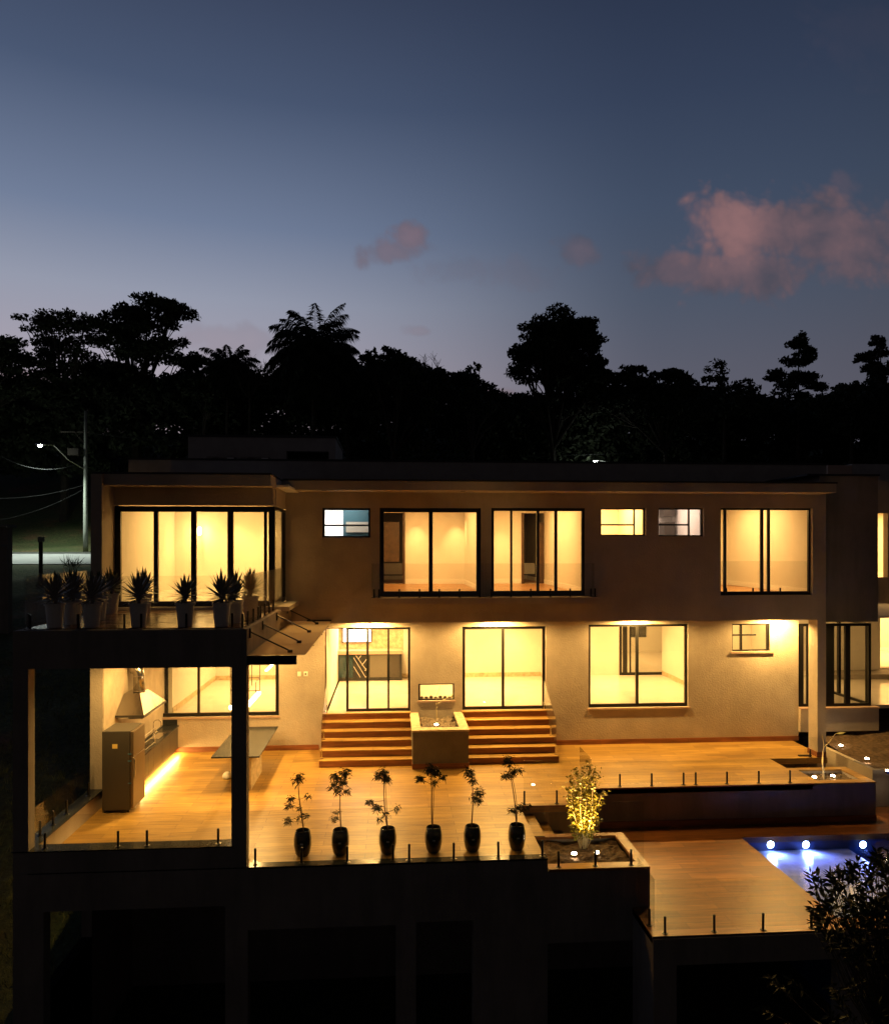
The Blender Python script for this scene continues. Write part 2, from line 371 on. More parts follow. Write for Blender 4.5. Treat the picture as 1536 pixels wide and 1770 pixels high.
# ------------------------------------------------------------------ terrain
YL, YU, YF = 19.7, 18.12, 12.58           # lower facade, upper facade, deck front
def lerp(t, pts):
    if t <= pts[0][0]: return pts[0][1]
    for (a, x), (b, y) in zip(pts, pts[1:]):
        if t <= b: return x+(y-x)*(t-a)/(b-a)
    return pts[-1][1]
PROF = [(-80, -12), (9, -4.6), (14, -3.3), (20, -1.7), (40, 2.2), (49, 3.7), (51.5, 4.02), (60.4, 4.6), (61, 4.68), (66, 5.6), (72, 8.5), (96, 19.5), (120, 23), (150, 24), (700, 28)]
def gz(x, y):
    z = lerp(y, PROF)
    if y < 50 or y > 62: z += (.12*math.sin(x*.9+y*.4)+.1*math.sin(y*1.3-x*.5))*(1 if abs(x) < 60 else 3)
    if y > 70: z += 1.6*math.sin(x*.05+1)+.8*math.sin(x*.13)
    if -5.95 < x < 19 and 9.5 < y < 31: z = -4.7
    return z
xs = [-400, -250, -150, -100, -70, -50, -40, -30]+[-24+.6*i for i in range(30)]+[-6.2, -5.85, -3, 0, 3, 6, 9, 12, 15, 18.5, 19.5, 22, 26, 30, 36, 44, 55, 70, 100, 150, 250, 400]
ys = [-80, -30, 0, 5, 8]+[9+.7*i for i in range(60)]+[51.5, 53, 56, 58.5, 60.4, 61, 62, 64, 66, 70, 75, 80, 88, 96, 104, 112, 130, 150, 220, 400, 700]
xs = sorted(set(xs)); ys = sorted(set(ys))
t = MB()
for y in ys:
    for x in xs: t.v.append((x, y, gz(x, y)))
nx = len(xs)
for j in range(len(ys)-1):
    for i in range(nx-1): t.f.append((j*nx+i, j*nx+i+1, (j+1)*nx+i+1, (j+1)*nx+i))
tag(t.build('ground', 'ground', smooth=True), kind='structure')
# street across the slope behind the house
st = MB(); n = len(st.v)
for x in (-120, 80): st.v += [(x, 51.6, 4.08), (x, 60.3, 4.66), (x, 60.3, 4.3), (x, 51.6, 3.8)]
st.f += [(0, 4, 5, 1), (1, 5, 6, 2), (0, 3, 7, 4), (3, 2, 6, 7), (0, 1, 2, 3), (4, 7, 6, 5)]
tag(st.build('street', 'asphalt'), kind='structure')
kb = MB().box(-120, 80, 60.32, 60.5, 4.4, 4.80); tag(kb.build('kerb', 'kerb'), kind='structure')

# ------------------------------------------------------------------ the house
H = empty('house', (2, 18, 0), 'two storey modern plastered house with lit windows on a raised terrace', 'house')
ZS, ZU = 3.44, 6.75                        # soffit, top of upper wall
zl0, zl1 = .96, 3.16
XR = XA(474, 16.36)
def wx(u0, u1, v0, v1, Y): 
    um = (u0+u1)/2; return (XA(u0, Y), XA(u1, Y), ZA(um, v1, Y), ZA(um, v0, Y))
low = dict(
  dining=(XA(273, YL), XA(482, YL), ZA(380, 1239, YL), zl1),
  door1=(XA(561, YL), XA(709, YL), zl0, zl1), door2=(XA(799, YL), XA(943, YL), zl0, zl1),
  slot=wx(723, 785, 1182, 1211, YL), win3=(XA(1017, YL), XA(1189, YL), ZA(1100, 1223, YL), zl1+.03), win4=wx(1265, 1330, 1078, 1126, YL))
up = dict(s1=wx(557, 640, 878, 929, YU), w1=wx(656, 831, 878, 1031, YU), w2=wx(849, 1011, 878, 1030, YU), s2=wx(1038, 1116, 878, 926, YU),
          s3=wx(1138, 1216, 878, 927, YU), w5=wx(1245, 1404, 878, 1029, YU))
XE = 11.03; XC = 10.86
MB().wall(-5.84, XE, 0, ZS, YL, YL+.22, list(low.values())).build('lower_wall', 'plaster', H)
MB().wall(XR, XC, ZS, ZU, YU, YU+.22, list(up.values())).build('upper_wall', 'plaster', H)
MB().box(-5.84+.004, low['door1'][0]-.15, YL-.02, YL, .002, .13).build('skirting', 'trim_and_shaded_riser', H)
MB().box(4.12, XE, YL-.02, YL, .002, .13).build('skirting', 'trim_and_shaded_riser', H)
MB().box(XR, XC-.002, YU+.22, YL+.25, ZS+.003, ZS+.2).build('soffit', 'plaster', H)
# balcony slab + room floor over barbecue area
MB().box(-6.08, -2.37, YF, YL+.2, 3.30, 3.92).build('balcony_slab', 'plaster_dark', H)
MB().box(-6.0, -2.45, YF+.2, 16.28, 3.92, 3.932).build('balcony_floor', 'balcony_tile', H)
# corner frame columns and side wall of the barbecue area
MB().box(-6.08, -5.84, YF, YF+.22, .355, 3.298).build('corner_column', 'plaster_dark', H)
MB().box(-2.62, -2.375, YF, YF+.22, -.02, 3.298).build('corner_column', 'plaster_dark', H)
MB().box(-6.08, -5.84, YF+.22, 15.7, -.3, .335).build('parapet', 'plaster', H)
MB().box(-6.08, -5.84, YF, 12.87, .0, .335).box(-5.84, -2.62, YF, 12.86, -.02, .335).build('parapet', 'plaster_dark', H)
MB().box(-6.10, -5.82, YF+.29, 15.7, .337, .358).box(-6.10, -2.60, YF-.01, 12.87, .337, .358).build('parapet_coping', 'granite', H)
MB().box(-6.08, -5.84, 15.7, YL+.2, -.3, 3.298).build('side_wall', 'plaster', H)
MB().box(-5.84, -5.825, 15.72, YL-.005, 0.004, 3.298).build('wall_panel', 'concrete_warm', H)
# fin wall and hood over the left upper window
MB().box(-6.05, -5.83, 15.65, YL, 3.92, 6.75).build('fin_wall', 'plaster', H)
hood_y = 15.75
MB().box(-5.83, XR+.02, hood_y, 18.0, 6.53, 6.76).build('hood', 'plaster', H)
MB().box(-5.83, XR-.02, 16.30, 16.6, 6.16, 6.53).box(XR-.22, XR, 16.6, YU, 6.16, 6.53).build('lintel', 'plaster', H)
MB().box(-6.06, XR+.03, hood_y-.01, 18.0, 6.762, 6.80).build('flashing', 'flashing', H)
# main roof overhang and parapet
MB().box(XR+.022, XA(1445, 17.42), 17.42, 18.34, 6.58, 6.79).box(XR+.022, XC, 18.34, 20.5, 6.64, 6.79).build('eave', 'plaster', H)
MB().box(XR+.03, XA(1445, 17.42)+.02, 17.40, 20.4, 6.792, 6.83).build('flashing', 'flashing', H)
MB().box(XA(222, 20.5), XA(1428, 20.5), 20.5, 31, 6.64, ZA(800, 799, 20.5)).build('roof', 'roof_paint', H)
MB().box(XA(222, 20.5)-.02, XA(1428, 20.5)+.02, 20.48, 20.7, ZA(800, 799, 20.5)+.002, ZA(800, 799, 20.5)+.05).build('flashing', 'flashing', H)
pz = ZA(450, 756, 24)
pr = (XA(495, 24), XA(568, 24), 7.3, ZA(530, 780, 24))
MB().wall(XA(325, 24), XA(580, 24), 7.3, pz, 24, 24.3, [pr]).box(XA(325, 24), XA(325, 24)+.2, 24.3, 27.4, 7.3, pz).box(XA(580, 24)-.2, XA(580, 24), 24.3, 27.4, 7.3, pz).box(XA(325, 24)+.2, XA(580, 24)-.2, 27.2, 27.4, 7.3, pz).build('roof_room', 'roof_paint', H)
MB().box(XA(325, 24)-.03, XA(580, 24)+.03, 23.97, 27.43, pz+.002, pz+.07).build('flashing', 'flashing', H)
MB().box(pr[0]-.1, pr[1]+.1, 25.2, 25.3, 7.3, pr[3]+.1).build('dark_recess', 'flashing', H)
for u in (383, 442):
    a = empty('air_conditioner', (XA(u, 23.5), 23.5, 7.6), 'small outdoor air conditioner on roof, ' + ('nearer the roof room corner at far end' if u == 383 else 'nearer the dark doorway'), 'air conditioner', 'air conditioners on the roof')
    x = XA(u, 23.5)
    MB().box(x-.42, x+.42, 23.35, 23.65, 7.62, 8.02).build('casing', 'plaster_dark', a, bevel=.01)
    MB().box(x+.20, x+.40, 23.33, 23.35, 7.66, 7.98).build('side_grille', 'plastic_white', a)
    fan = MB()
    for k in range(6): fan.tube([(x-.12+.04*k*math.cos(b)*0+.03*(k+1)*math.cos(b), 23.34, 7.82+.03*(k+1)*math.sin(b)) for b in [i*math.pi/8 for i in range(17)]], .004, 4)
    fan.build('fan_grille', 'black_metal', a)
    for q_ in (-.35, .28): MB().box(x+q_, x+q_+.07, 23.4, 23.6, 7.55, 7.62).build('foot', 'black_metal', a)
# right column
MB().box(10.64, XC, YU, 18.53, -.9, ZS-.002).build('column', 'plaster', H)
MB().box(10.62, XC+.0, YU-.015, 18.55, .002, .13).build('skirting', 'trim_and_shaded_riser', H)
# right block above the glazed corner
bx0, bx1 = XC+.002, XA(1517, 18.4)
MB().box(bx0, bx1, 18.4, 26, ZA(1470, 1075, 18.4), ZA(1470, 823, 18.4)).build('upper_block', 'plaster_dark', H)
MB().box(XC-.35, bx1+.03, 18.37, 26, ZA(1470, 823, 18.4)+.002, ZA(1470, 823, 18.4)+.05).build('flashing', 'flashing', H)
# glazed corner room: slab, glass box
GX0, GX1 = XE+.0, XA(1506, YL)
gzb, gzt = ZA(1450, 1221, YL), ZA(1450, 1078, YL)
MB().box(GX0, XA(1518.6, YL-.1), YL-.1, 26, gzb-.66, gzb-.05).build('floor_slab', 'plaster', H)
MB().box(GX0, XA(1520, YL-.12), YL-.14, 26, gzb-.048, gzb-.01).build('sill', 'brick_ledge', H)

def window(name, rect, Y, mull, fw=.055, bot=.075, depth=.07, inset=.06, glass='glass', horiz=(), open_to=None, axis='y', handle=None, closed=True, top=None):
    fw *= 1.2; x0, x1, z0, z1 = rect; y = Y+inset; top = top or fw
    f = MB()
    def bb(a, b, c, d, off=0.0, dd=depth):
        if axis == 'y': f.box(a, b, y-off, y-off+dd, c, d)
        else: f.box(y-off, y-off+dd, a, b, c, d)
    bb(x0, x1, z1-top, z1); bb(x0, x1, z0, z0+bot); bb(x0, x0+fw, z0+bot, z1-top); bb(x1-fw, x1, z0+bot, z1-top)
    for (a, b) in mull: bb(a, b, z0+bot, z1-top, .004)
    for (z, a, b) in horiz: bb(a, b, z-.02, z+.02, .01, .05)
    W_ = f.build(name, 'black_metal', H)
    p = MB(); gx0 = open_to if open_to is not None else x0+fw
    if axis == 'y': p.box(gx0, x1-fw, y+depth*.5, y+depth*.5+.008, z0+bot, z1-top)
    else: p.box(y+depth*.5, y+depth*.5+.008, gx0, x1-fw, z0+bot, z1-top)
    p.build('glass_pane', glass, W_)
    return W_
def mu(u0, u1, Y): return (XA(u0, Y), XA(u1, Y))
# lower windows and doors
window('window', low['dining'], YL, [mu(340, 344, YL)], .08, .09)
d1 = low['door1']; window('sliding_door', (XA(598, YL), d1[1], d1[2], d1[3]), YL, [mu(633, 637, YL), mu(669.5, 673, YL)], .05, .07)
MB().box(d1[0], XA(598, YL), YL+.06, YL+.13, d1[3]-.03, d1[3]).box(d1[0], d1[0]+.04, YL+.06, YL+.13, d1[2], d1[3]-.03).build('door_frame', 'dark_wood', H)
d2 = low['door2']; window('sliding_door', d2, YL, [mu(867.5, 872, YL)], .065, .08)
w3 = low['win3']; window('window', w3, YL, [mu(1100, 1104.5, YL)], .055, .09)
MB().box(w3[0]-.03, w3[1]+.05, YL-.035, YL+.05, w3[2]-.045, w3[2]-.002).build('window_sill', 'brick_ledge', H)
w4 = low['win4']; wm = ZA(1300, 1098, YL)
window('window', w4, YL, [mu(1281, 1284, YL)], .035, .04, horiz=[(wm, w4[0], XA(1308, YL))])
MB().box(w4[0]-.03, w4[1]+.1, YL-.04, YL+.05, w4[2]-.05, w4[2]-.002).build('window_sill', 'brick_ledge', H)
sl = low['slot']; window('window', sl, YL, [], .03, .03)
MB().box(sl[0]-.03, sl[1]+.03, YL-.035, YL+.05, sl[2]-.04, sl[2]-.002).build('window_sill', 'brick_ledge', H)
di = low['dining']; MB().box(di[0]-.02, di[1]+.03, YL-.03, YL+.05, di[2]-.045, di[2]-.002).build('window_sill', 'brick_ledge', H)
# upper windows
w1 = up['w1']; window('sliding_door', w1, YU, [mu(741, 748, YU)], .085, .12)
w2 = up['w2']; window('sliding_door', w2, YU, [mu(882.5, 886, YU), mu(928, 932.5, YU), mu(959, 964, YU)], .06, .12)
s1 = up['s1']; window('window', s1, YU, [], .04, .04, horiz=[(ZA(600, 908, YU), s1[0]+.04, s1[1]-.04)])
s2 = up['s2']; window('window', s2, YU, [mu(1097, 1099, YU)], .03, .03, horiz=[(ZA(1075, 907, YU), s2[0]+.03, XA(1098, YU))], inset=.09)
s3 = up['s3']; window('window', s3, YU, [mu(1192, 1194, YU)], .03, .03, horiz=[(ZA(1175, 907, YU), s3[0]+.03, XA(1193, YU))], inset=.09)
w5 = up['w5']; window('sliding_door', w5, YU, [mu(1254, 1258, YU), mu(1318, 1322.5, YU), mu(1330, 1334, YU)], .04, .09, inset=.1)
# left corner window
YW = 16.36; lz0, lz1 = ZA(330, 1049, YW), ZA(330, 875, YW)
window('corner_window', (-5.83, XR, lz0, lz1), YW, [mu(265.5, 273, YW), mu(330, 339, YW), mu(393, 403, YW), mu(456, 461, YW)], .10, .12, inset=0)
window('corner_window', (YW+.08, YU-.002, lz0, lz1), XR-.07, [(17.9, 17.95)], .05, .10, inset=0, axis='x')
MB().box(-5.83, XR, YW-.06, YW, 3.935, lz0-.002).build('threshold', 'skirting_white', H)
# glazed corner windows
gl = MB()
window('window', (GX0, XA(1400, YL), gzb, gzt), YL, [mu(1382, 1389, YL)], .06, .07, inset=.02)
window('window', (XA(1400, YL), GX1, gzb, gzt), YL, [mu(1428, 1442, YL), mu(1461, 1470, YL)], .06, .07, inset=.02)
window('window', (YL+.12, 22.6, gzb, gzt), GX1-.07, [(21.1, 21.2)], .05, .07, inset=0, axis='x')

# ------------------------------------------------------------------ interiors
def room(x0, x1, y0, y1, z0, z1, wall='room_wall', floor='tile_floor', left=True, right=True, hole=None, skirt='skirting_white', back=True, sk=.14):
    if back: MB().wall(x0, x1, z0, z1, y1, y1+.1, hole or []).build('interior_wall', wall, H)
    if left: MB().box(x0-.05, x0+.05, y0, y1, z0, z1).build('interior_wall', wall, H)
    if right: MB().box(x1-.05, x1+.05, y0, y1, z0, z1).build('interior_wall', wall, H)
    MB().box(x0, x1, y0, y1+.1, z0-.1, z0-.001).build('interior_floor', floor, H)
    MB().box(x0, x1, y0, y1+.1, z1+.001, z1+.05).build('interior_ceiling', 'ceiling_paint', H)
    b = MB()
    if not hole and back: b.box(x0+.06, x1-.06, y1-.015, y1, z0, z0+sk)
    if b.v: b.build('skirting', skirt, H)
    if left: MB().box(x0+.05, x0+.065, y0, y1-.02, z0, z0+sk).build('skirting', skirt, H)
    if right: MB().box(x1-.065, x1-.05, y0, y1-.02, z0, z0+sk).build('skirting', skirt, H)
def ceil_area(x0, x1, y0, y1, z, P, col=WARM2):
    return light('AREA', ((x0+x1)/2, (y0+y1)/2, z-.04), P*GI, col, H, size=(x1-x0)*.6, size_y=(y1-y0)*.6)
def down(x, y, z, P, col=WARM, spot=R(95), blend=.9):
    f = MB().lathe(x, y, [(.045, z-.012), (.055, z-.012), (.055, z-.002)], 14).build('downlight', 'plastic_white', H)
    MB().lathe(x, y, [(.038, z-.016), (.038, z-.0125)], 12).build('lens', 'lamp_warm', f)
    light('SPOT', (x, y, z-.03), P*(GS if P > 100 else GD), col, f, size=.03, rot=(0, 0, 0), spot=spot, blend=blend)
Z1 = 3.40; yb = 24.7; yi = YL+.22
P1, P2, P3, P4 = -1.75, .72, 5.0, 9.12
room(-5.7, P1, yi, yb, zl0, Z1-.12, skirt='stone_tile')
room(P1+.1, P2, yi, yb, zl0, Z1, left=False, skirt='stone_tile')
room(P2, P3, yi, yb, zl0, Z1, left=False, skirt='stone_tile')
ih = (XA(1070, yb), XA(1167, yb), zl0+.0, 3.2)
room(P3, P4, yi, yb, zl0, Z1, left=False, hole=[ih], skirt='stone_tile')
room(P4+.1, XE-.05, yi, 22.2, zl0, Z1, left=False, wall='room_wall')
room(P3+.1, P4+2.2, yb+.2, 30, zl0, Z1, hole=[(XA(1090, 30), XA(1118, 30), 1.55, 3.2)], skirt='stone_tile')
room(GX0, GX1+3.5, YL+.12, 24.5, gzb, Z1-.1, right=False, left=True, wall='room_wall')
window('window', ih, yb-.1, [(ih[0]+.12, ih[0]+.26), (ih[0]+.35, ih[0]+.39), (ih[1]-.35, ih[1]-.32), (ih[1]-.22, ih[1]-.19)], .06, .09)
for (a, b, P) in ((-5.7, P1, 44), (P1, P2, 48), (P2, P3, 66), (P3, P4, 50)):
    ceil_area(a, b, yi+.6, yb, Z1-.13, P)
    for k in (.25, .75): down(a+(b-a)*k, yb-.75, Z1-.13, 70, spot=R(100))
    down((a+b)/2, yi+2.0, Z1-.13, 60, spot=R(110))
ceil_area(P4, XE, yi, 22.2, Z1, 14); ceil_area(P3, P4+2, yb+.4, 30, Z1, 55); ceil_area(GX0, GX1+2, YL+.4, 24.5, Z1-.1, 26)
# upper rooms
zf = 4.06; ZT = 6.56; yv = YU+.22; yub = 24.3
Q = [XA(500, yv), XA(648, yv), 2.42, XA(1028, yv), XA(1127, yv), XA(1232, yv), XC-.2]
room(-5.83, XR+.3, YW+.1, 20.6, 3.98, ZT, left=True, right=False, skirt='skirting_white')
MB().box(XR+.001, XR+.1, YU+.23, 20.6, 3.98, ZT).build('interior_wall', 'room_wall', H)
ceil_area(-5.6, XR, YW+.6, 20.3, ZT-.02, 34, WARM)
for x in (-5.1, -4.1, -3.2): down(x, 20.1, ZT, 60, spot=R(80))
room(Q[0], Q[1], yv, 21.2, zf, ZT, 'room_wall_white', left=False); ceil_area(Q[0], Q[1], yv+.2, 21, ZT, 45, COOL)
MB().box(XA(593, 20.3), Q[1]-.05, 20.3, 20.36, zf, ZT).build('interior_wall', 'oven_glass', H)
MB().box(XA(598, 20.25), XA(640, 20.25), 20.22, 20.29, ZA(610, 920, 20.2), ZA(610, 902, 20.2)).build('bath_cabinet', 'cabinet_light', H)
def darkdoor(u0, u1, v0, v1, Y, m='smoked_glass'):
    MB().box(XA(u0, Y), XA(u1, Y), Y-.05, Y-.012, ZA((u0+u1)/2, v1, Y), ZA((u0+u1)/2, v0, Y)).build('interior_door', m, H)
def hole_back(u0, u1, Y): return [(XA(u0, Y), XA(u1, Y), zf+.001, ZT-.2)]
room(Q[1], Q[2], yv, yub, zf, ZT, floor='parquet', hole=hole_back(640, 698, yub))
MB().box(XA(698, yub), Q[2]-.06, yub-.016, yub-.001, zf, zf+.16).build('skirting', 'skirting_white', H)
room(Q[2], Q[3], yv, yub, zf, ZT, floor='parquet', left=False, hole=hole_back(901, 962, yub)+[(XA(973.5, yub), XA(980, yub), zf+.02, ZT-.2)])
MB().box(Q[2]+.06, XA(901, yub), yub-.016, yub-.001, zf, zf+.16).build('skirting', 'skirting_white', H)
room(Q[1], Q[3], yub+.3, 27.5, zf, ZT, wall='cabinet_light', floor='parquet')
ceil_area(Q[1], Q[3], yub+.5, 27.3, ZT, 5)
for (a, b) in ((655, 695), (905, 944)): # low pale cabinets in the dark dressing room, brown door casings
    MB().box(XA(a, 26), XA(b, 26), 25.9, 26.3, zf+.25, zf+.62).build('bench', 'skirting_white', H)
for u in (696, 901): MB().box(XA(u, yub-.03), XA(u+4, yub-.03), yub-.05, yub-.003, zf, ZT-.2).build('door_casing', 'dark_wood', H)
MB().box(XA(644, yub), XA(690, yub), yub+.03, yub+.07, zf+.72, ZT-.5).build('interior_door', 'dark_wood', H)
MB().box(XA(930, yub), XA(962, yub), yub+.03, yub+.07, zf, ZT-.5).build('interior_door', 'dark_wood', H)
shf = MB()
for k in range(9): shf.box(XA(972, yub+.2), XA(982, yub+.2), yub+.11, yub+.35, zf+.25*k+.2, zf+.25*k+.225)
shf.build('shelves', 'skirting_white', H)
ceil_area(Q[1], Q[2], yv+.5, yub, ZT, 46); ceil_area(Q[2], Q[3], yv+.5, yub, ZT, 50)
for (u, y) in ((721, 23.9), (790, 23.9), (870, 23.8), (1000, 23.2)): down(XA(u, y), y, ZT, 60, spot=R(70))
room(Q[3], Q[4], yv, 21.0, zf, ZT, left=False); ceil_area(Q[3], Q[4], yv+.2, 21, ZT, 32)
room(Q[4], Q[5], yv, 21.0, zf, ZT, 'room_wall_white', left=False); ceil_area(Q[4], Q[5], yv+.2, 21, ZT, 9, (1, .68, .50))
MB().box(XA(1139, 20.9), XA(1157, 20.9), 20.5, 20.9, zf, ZA(1150, 903, 20.7)).build('bath_cabinet', 'cabinet', H)
MB().box(XA(1139, 20.9), XA(1157, 20.9), 20.5, 20.9, ZA(1150, 893, 20.7), ZT-.1).build('bath_cabinet', 'cabinet', H)
room(Q[5], Q[6], yv, 23.2, zf, ZT, floor='parquet', left=False); ceil_area(Q[5], Q[6], yv+.5, 23, ZT, 45)
down(XA(1262, 20), 20.0, ZT, 60, spot=R(70)); down(XA(1385, 22.8), 22.7, ZT, 60, spot=R(70))
# wall plates (sockets)
for (u, v, Y) in ((709, 955, yub), (709, 990, yub), (1006, 940, 21.4), (891, 950, yub), (891, 988, yub)):
    pass

# kitchen seen through the left sliding door
K = empty('kitchen_cupboard', (XA(640, yb-.4), yb-.4, zl0), 'low kitchen cupboard row with oven, wine rack and grey doors behind sliding door', 'cupboard')
def kz(v): return ZA(640, v, yb-.5)
ky = yb-.5
MB().box(XA(583, ky), XA(695, ky), ky-.04, yb-.02, kz(1131), kz(1125)).build('worktop', 'brick_ledge', K)
MB().box(XA(584, ky), XA(694.5, ky), ky+.02, yb-.02, zl0+.02, kz(1131)-.002).build('carcass', 'flashing', K)
MB().box(XA(585, ky), XA(610, ky), ky-.0, ky+.018, kz(1171), kz(1133)).build('oven_door', 'oven_glass', K)
MB().box(XA(639, ky), XA(669, ky), ky-.0, ky+.018, kz(1171), kz(1133)).build('cupboard_door', 'cabinet_light', K)
MB().box(XA(673, ky), XA(690, ky), ky-.0, ky+.018, kz(1171), kz(1133)).build('cupboard_door', 'cabinet', K)
rk = MB(); ra, rb, rc, rd = XA(611, ky), XA(637, ky), kz(1171), kz(1133)
def rp(s_, t_): return (ra+(rb-ra)*s_, ky+.005, rd+(rc-rd)*t_)
for a, b in (((0, .1), (.8, 1)), ((.15, 0), (.95, .78)), ((0, .5), (.45, 1)), ((.55, .45), (1, .05)), ((.75, .7), (1, .45)), ((.8, 1), (1, .8)), ((.3, .18), (.5, 0))): rk.tube([rp(*a), rp(*b)], .012, 5)
rk.build('wine_rack', 'steel', K)
MB().box(XA(583, yb), XA(697, yb), yb-.012, yb-.003, kz(1128), Z1-.01).build('stone_cladding', 'stone_tile', H)
kw = MB().box(XA(590, ky), XA(642, ky), yb-.07, yb-.02, kz(1113), Z1-.15).build('kitchen_window', 'black_metal', H)
MB().box(XA(592, ky), XA(640, ky), yb-.085, yb-.071, kz(1112), Z1-.18).build('window_pane', 'glowing_pane', kw)  # pane emits by itself, standing in for light behind the window
# objects on the slot window ledge
b = MB(); x0, x1 = sl[0]+.1, sl[1]-.1
for i in range(7):
    x = x0+(x1-x0)*i/6; hgt = .04+.05*rnd.random(); b.lathe(x, YL+.3, [(.04, sl[2]+.0), (.05, sl[2]+hgt*.6), (.02, sl[2]+hgt)], 10)
MB().box(sl[0], sl[1], YL+.22, YL+.5, sl[2]-.05, sl[2]-.001).build('window_shelf', 'skirting_white', H)
tag(b.build('ornaments', 'cabinet'), 'row of small dark ornaments on the ledge of the slot window', 'ornaments')
# sconces in left upper room
for (u, v, nm) in ((293, 930, 'lower'), (345, 918, 'upper')):
    x, z = XA(u, 20.45), ZA(u, v, 20.45)
    sc = empty('wall_lamp', (x, 20.5, z), 'glowing wall lamp behind the corner window, the %s of two' % nm, 'wall lamp')
    MB().box(x-.03, x+.03, 20.5, 20.59, z-.05, z+.05).build('bracket', 'chrome', sc)
    MB().lathe(x, 20.44, [(.03, z-.11), (.06, z-.06), (.06, z+.06), (.03, z+.11)], 14).build('lamp_shade', 'sconce_glow', sc, smooth=True)
    light('POINT', (x, 20.2, z), 22, WARM, sc, size=.08)
# far right wing
YG = 24.6
wx0 = XA(1516.5, YG)
MB().wall(wx0, wx0+9, .42, 7.2, YG, YG+.25, [(wx0, wx0+5, 1.1, ZA(1525, 1049, YG)), (wx0+.0, XA(1534, YG), ZA(1525, 998, YG), ZA(1525, 887, YG)), (XA(1536, YG)+.1, wx0+5, ZA(1525, 998, YG), ZA(1525, 887, YG))]).build('wing_wall', 'plaster', H)
MB().box(wx0-1.2, wx0+9, YG, 32, 7.2, 7.5).build('wing_roof', 'roof_paint', H)
room(wx0-.6, wx0+6, YG+.3, 28.6, 1.1, 3.5, left=True); ceil_area(wx0, wx0+5, YG+.5, 28.5, 3.5, 90)
room(wx0-.6, wx0+6, YG+.3, 28.6, 4.1, 6.6, left=True); ceil_area(wx0, wx0+5, YG+.5, 28.5, 6.6, 90)
MB().box(wx0-2.4, wx0+9, 23.6, YG+.3, .5, 1.07).build('wing_slab', 'plaster_dark', H)
MB().box(XA(1430, 28), XA(1472, 28), 28, 30, 7, ZA(1450, 804, 28)).build('chimney', 'brick_ledge', H)
MB().box(XA(1472, 28.5), XA(1472, 28.5)+9, 28.5, 33, 7, ZA(1500, 802, 28.5)).build('rear_block', 'roof_paint', H)

# soffit lights
for u in (640, 862, 1103, 1348): down(XA(u, 19.35), 19.30, ZS, 300, (1, .59, .17), R(172), .35)
for (x, y, P) in ((-5.4, 14.4, 120), (-4.6, 16.3, 190), (-3.3, 18.6, 190)): down(x, y, 3.298, P, (1, .59, .17), R(165), .6)

# recessed spots in the eave, aimed out over the terrace and the pool level
for u in (560, 800, 1060, 1330):
    x = XA(u, 17.62)
    f = MB().lathe(x, 17.62, [(.05, 6.572), (.06, 6.572), (.06, 6.579)], 14).build('downlight', 'black_metal', H)
    light('SPOT', (x, 17.62, 6.55), 420, (1, .50, .12), f, size=.04, rot=(R(-38), 0, 0), spot=R(80), blend=.7)

# ------------------------------------------------------------------ deck, lower level, retaining walls
XD = 2.6
dk = MB()
for (x0, x1, y0, y1) in ((-5.84, XD, 12.76, YL), (XD, 4.15, 15.15, YL), (4.15, 9.38, 16.15, YL), (9.38, XC, 18.06, YL)):
    dk.box(x0, x1, y0, y1, -.14, 0)
tag(dk.build('deck', 'wood_tile'), kind='structure')
ZLW = -.875
basew = empty('retaining_wall', (0, YF, -4.7), 'dark plastered retaining wall with square openings under the deck', 'wall')
def bo(u0, u1, v, Y=YF): return (XA(u0, Y), XA(u1, Y), -4.7, ZA((u0+u1)/2, v, Y))
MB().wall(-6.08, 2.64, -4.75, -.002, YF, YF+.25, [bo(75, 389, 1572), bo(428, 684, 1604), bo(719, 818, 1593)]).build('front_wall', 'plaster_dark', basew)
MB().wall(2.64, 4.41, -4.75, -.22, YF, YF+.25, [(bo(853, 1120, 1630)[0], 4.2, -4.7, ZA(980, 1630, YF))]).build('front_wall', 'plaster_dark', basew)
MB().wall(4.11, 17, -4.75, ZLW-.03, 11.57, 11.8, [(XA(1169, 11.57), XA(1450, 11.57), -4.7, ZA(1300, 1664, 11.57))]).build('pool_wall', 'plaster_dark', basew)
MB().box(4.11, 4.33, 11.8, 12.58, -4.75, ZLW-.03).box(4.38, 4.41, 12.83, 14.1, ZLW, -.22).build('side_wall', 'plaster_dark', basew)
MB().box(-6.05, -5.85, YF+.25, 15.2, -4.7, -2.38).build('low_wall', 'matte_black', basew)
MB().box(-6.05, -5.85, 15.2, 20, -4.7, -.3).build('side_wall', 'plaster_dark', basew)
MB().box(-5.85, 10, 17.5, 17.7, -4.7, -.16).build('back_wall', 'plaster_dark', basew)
MB().box(-6.08, 2.6, YF+.25, 17.5, -.45, -.145).build('slab', 'plaster_dark', basew)
# terrace front walls (dark)
MB().box(XD, 4.15, 15.15, 15.3, ZLW, -.141).box(4.15, 10.84, 16.15, 16.3, ZLW, -.03).box(4.15, 4.3, 15.3, 16.15, ZLW, -.141).build('terrace_wall', 'plaster_dark', basew)
MB().box(-2.36, XD+.04, YF-.01, 12.76, -.03, .003).build('coping', 'granite', basew)
MB().box(XD, 4.17, 15.13, 15.15, -.03, .002).box(4.13, 9.38, 16.12, 16.15, -.03, .002).build('coping', 'trim_and_shaded_riser', basew)
MB().box(4.3, 10.84, 16.12, 16.148, ZLW, ZLW+.13).build('skirting', 'trim_and_shaded_riser', basew)
# steps down to the pool level
stp = MB()
for k in range(1, 5): stp.box(XD+.29*(k-1), XD+.29*k, 14.0, 15.148, ZLW, -.175*k)
tag(stp.build('pool_steps', 'wood_tile'), 'four tiled steps going down from the deck to the pool level', 'steps')
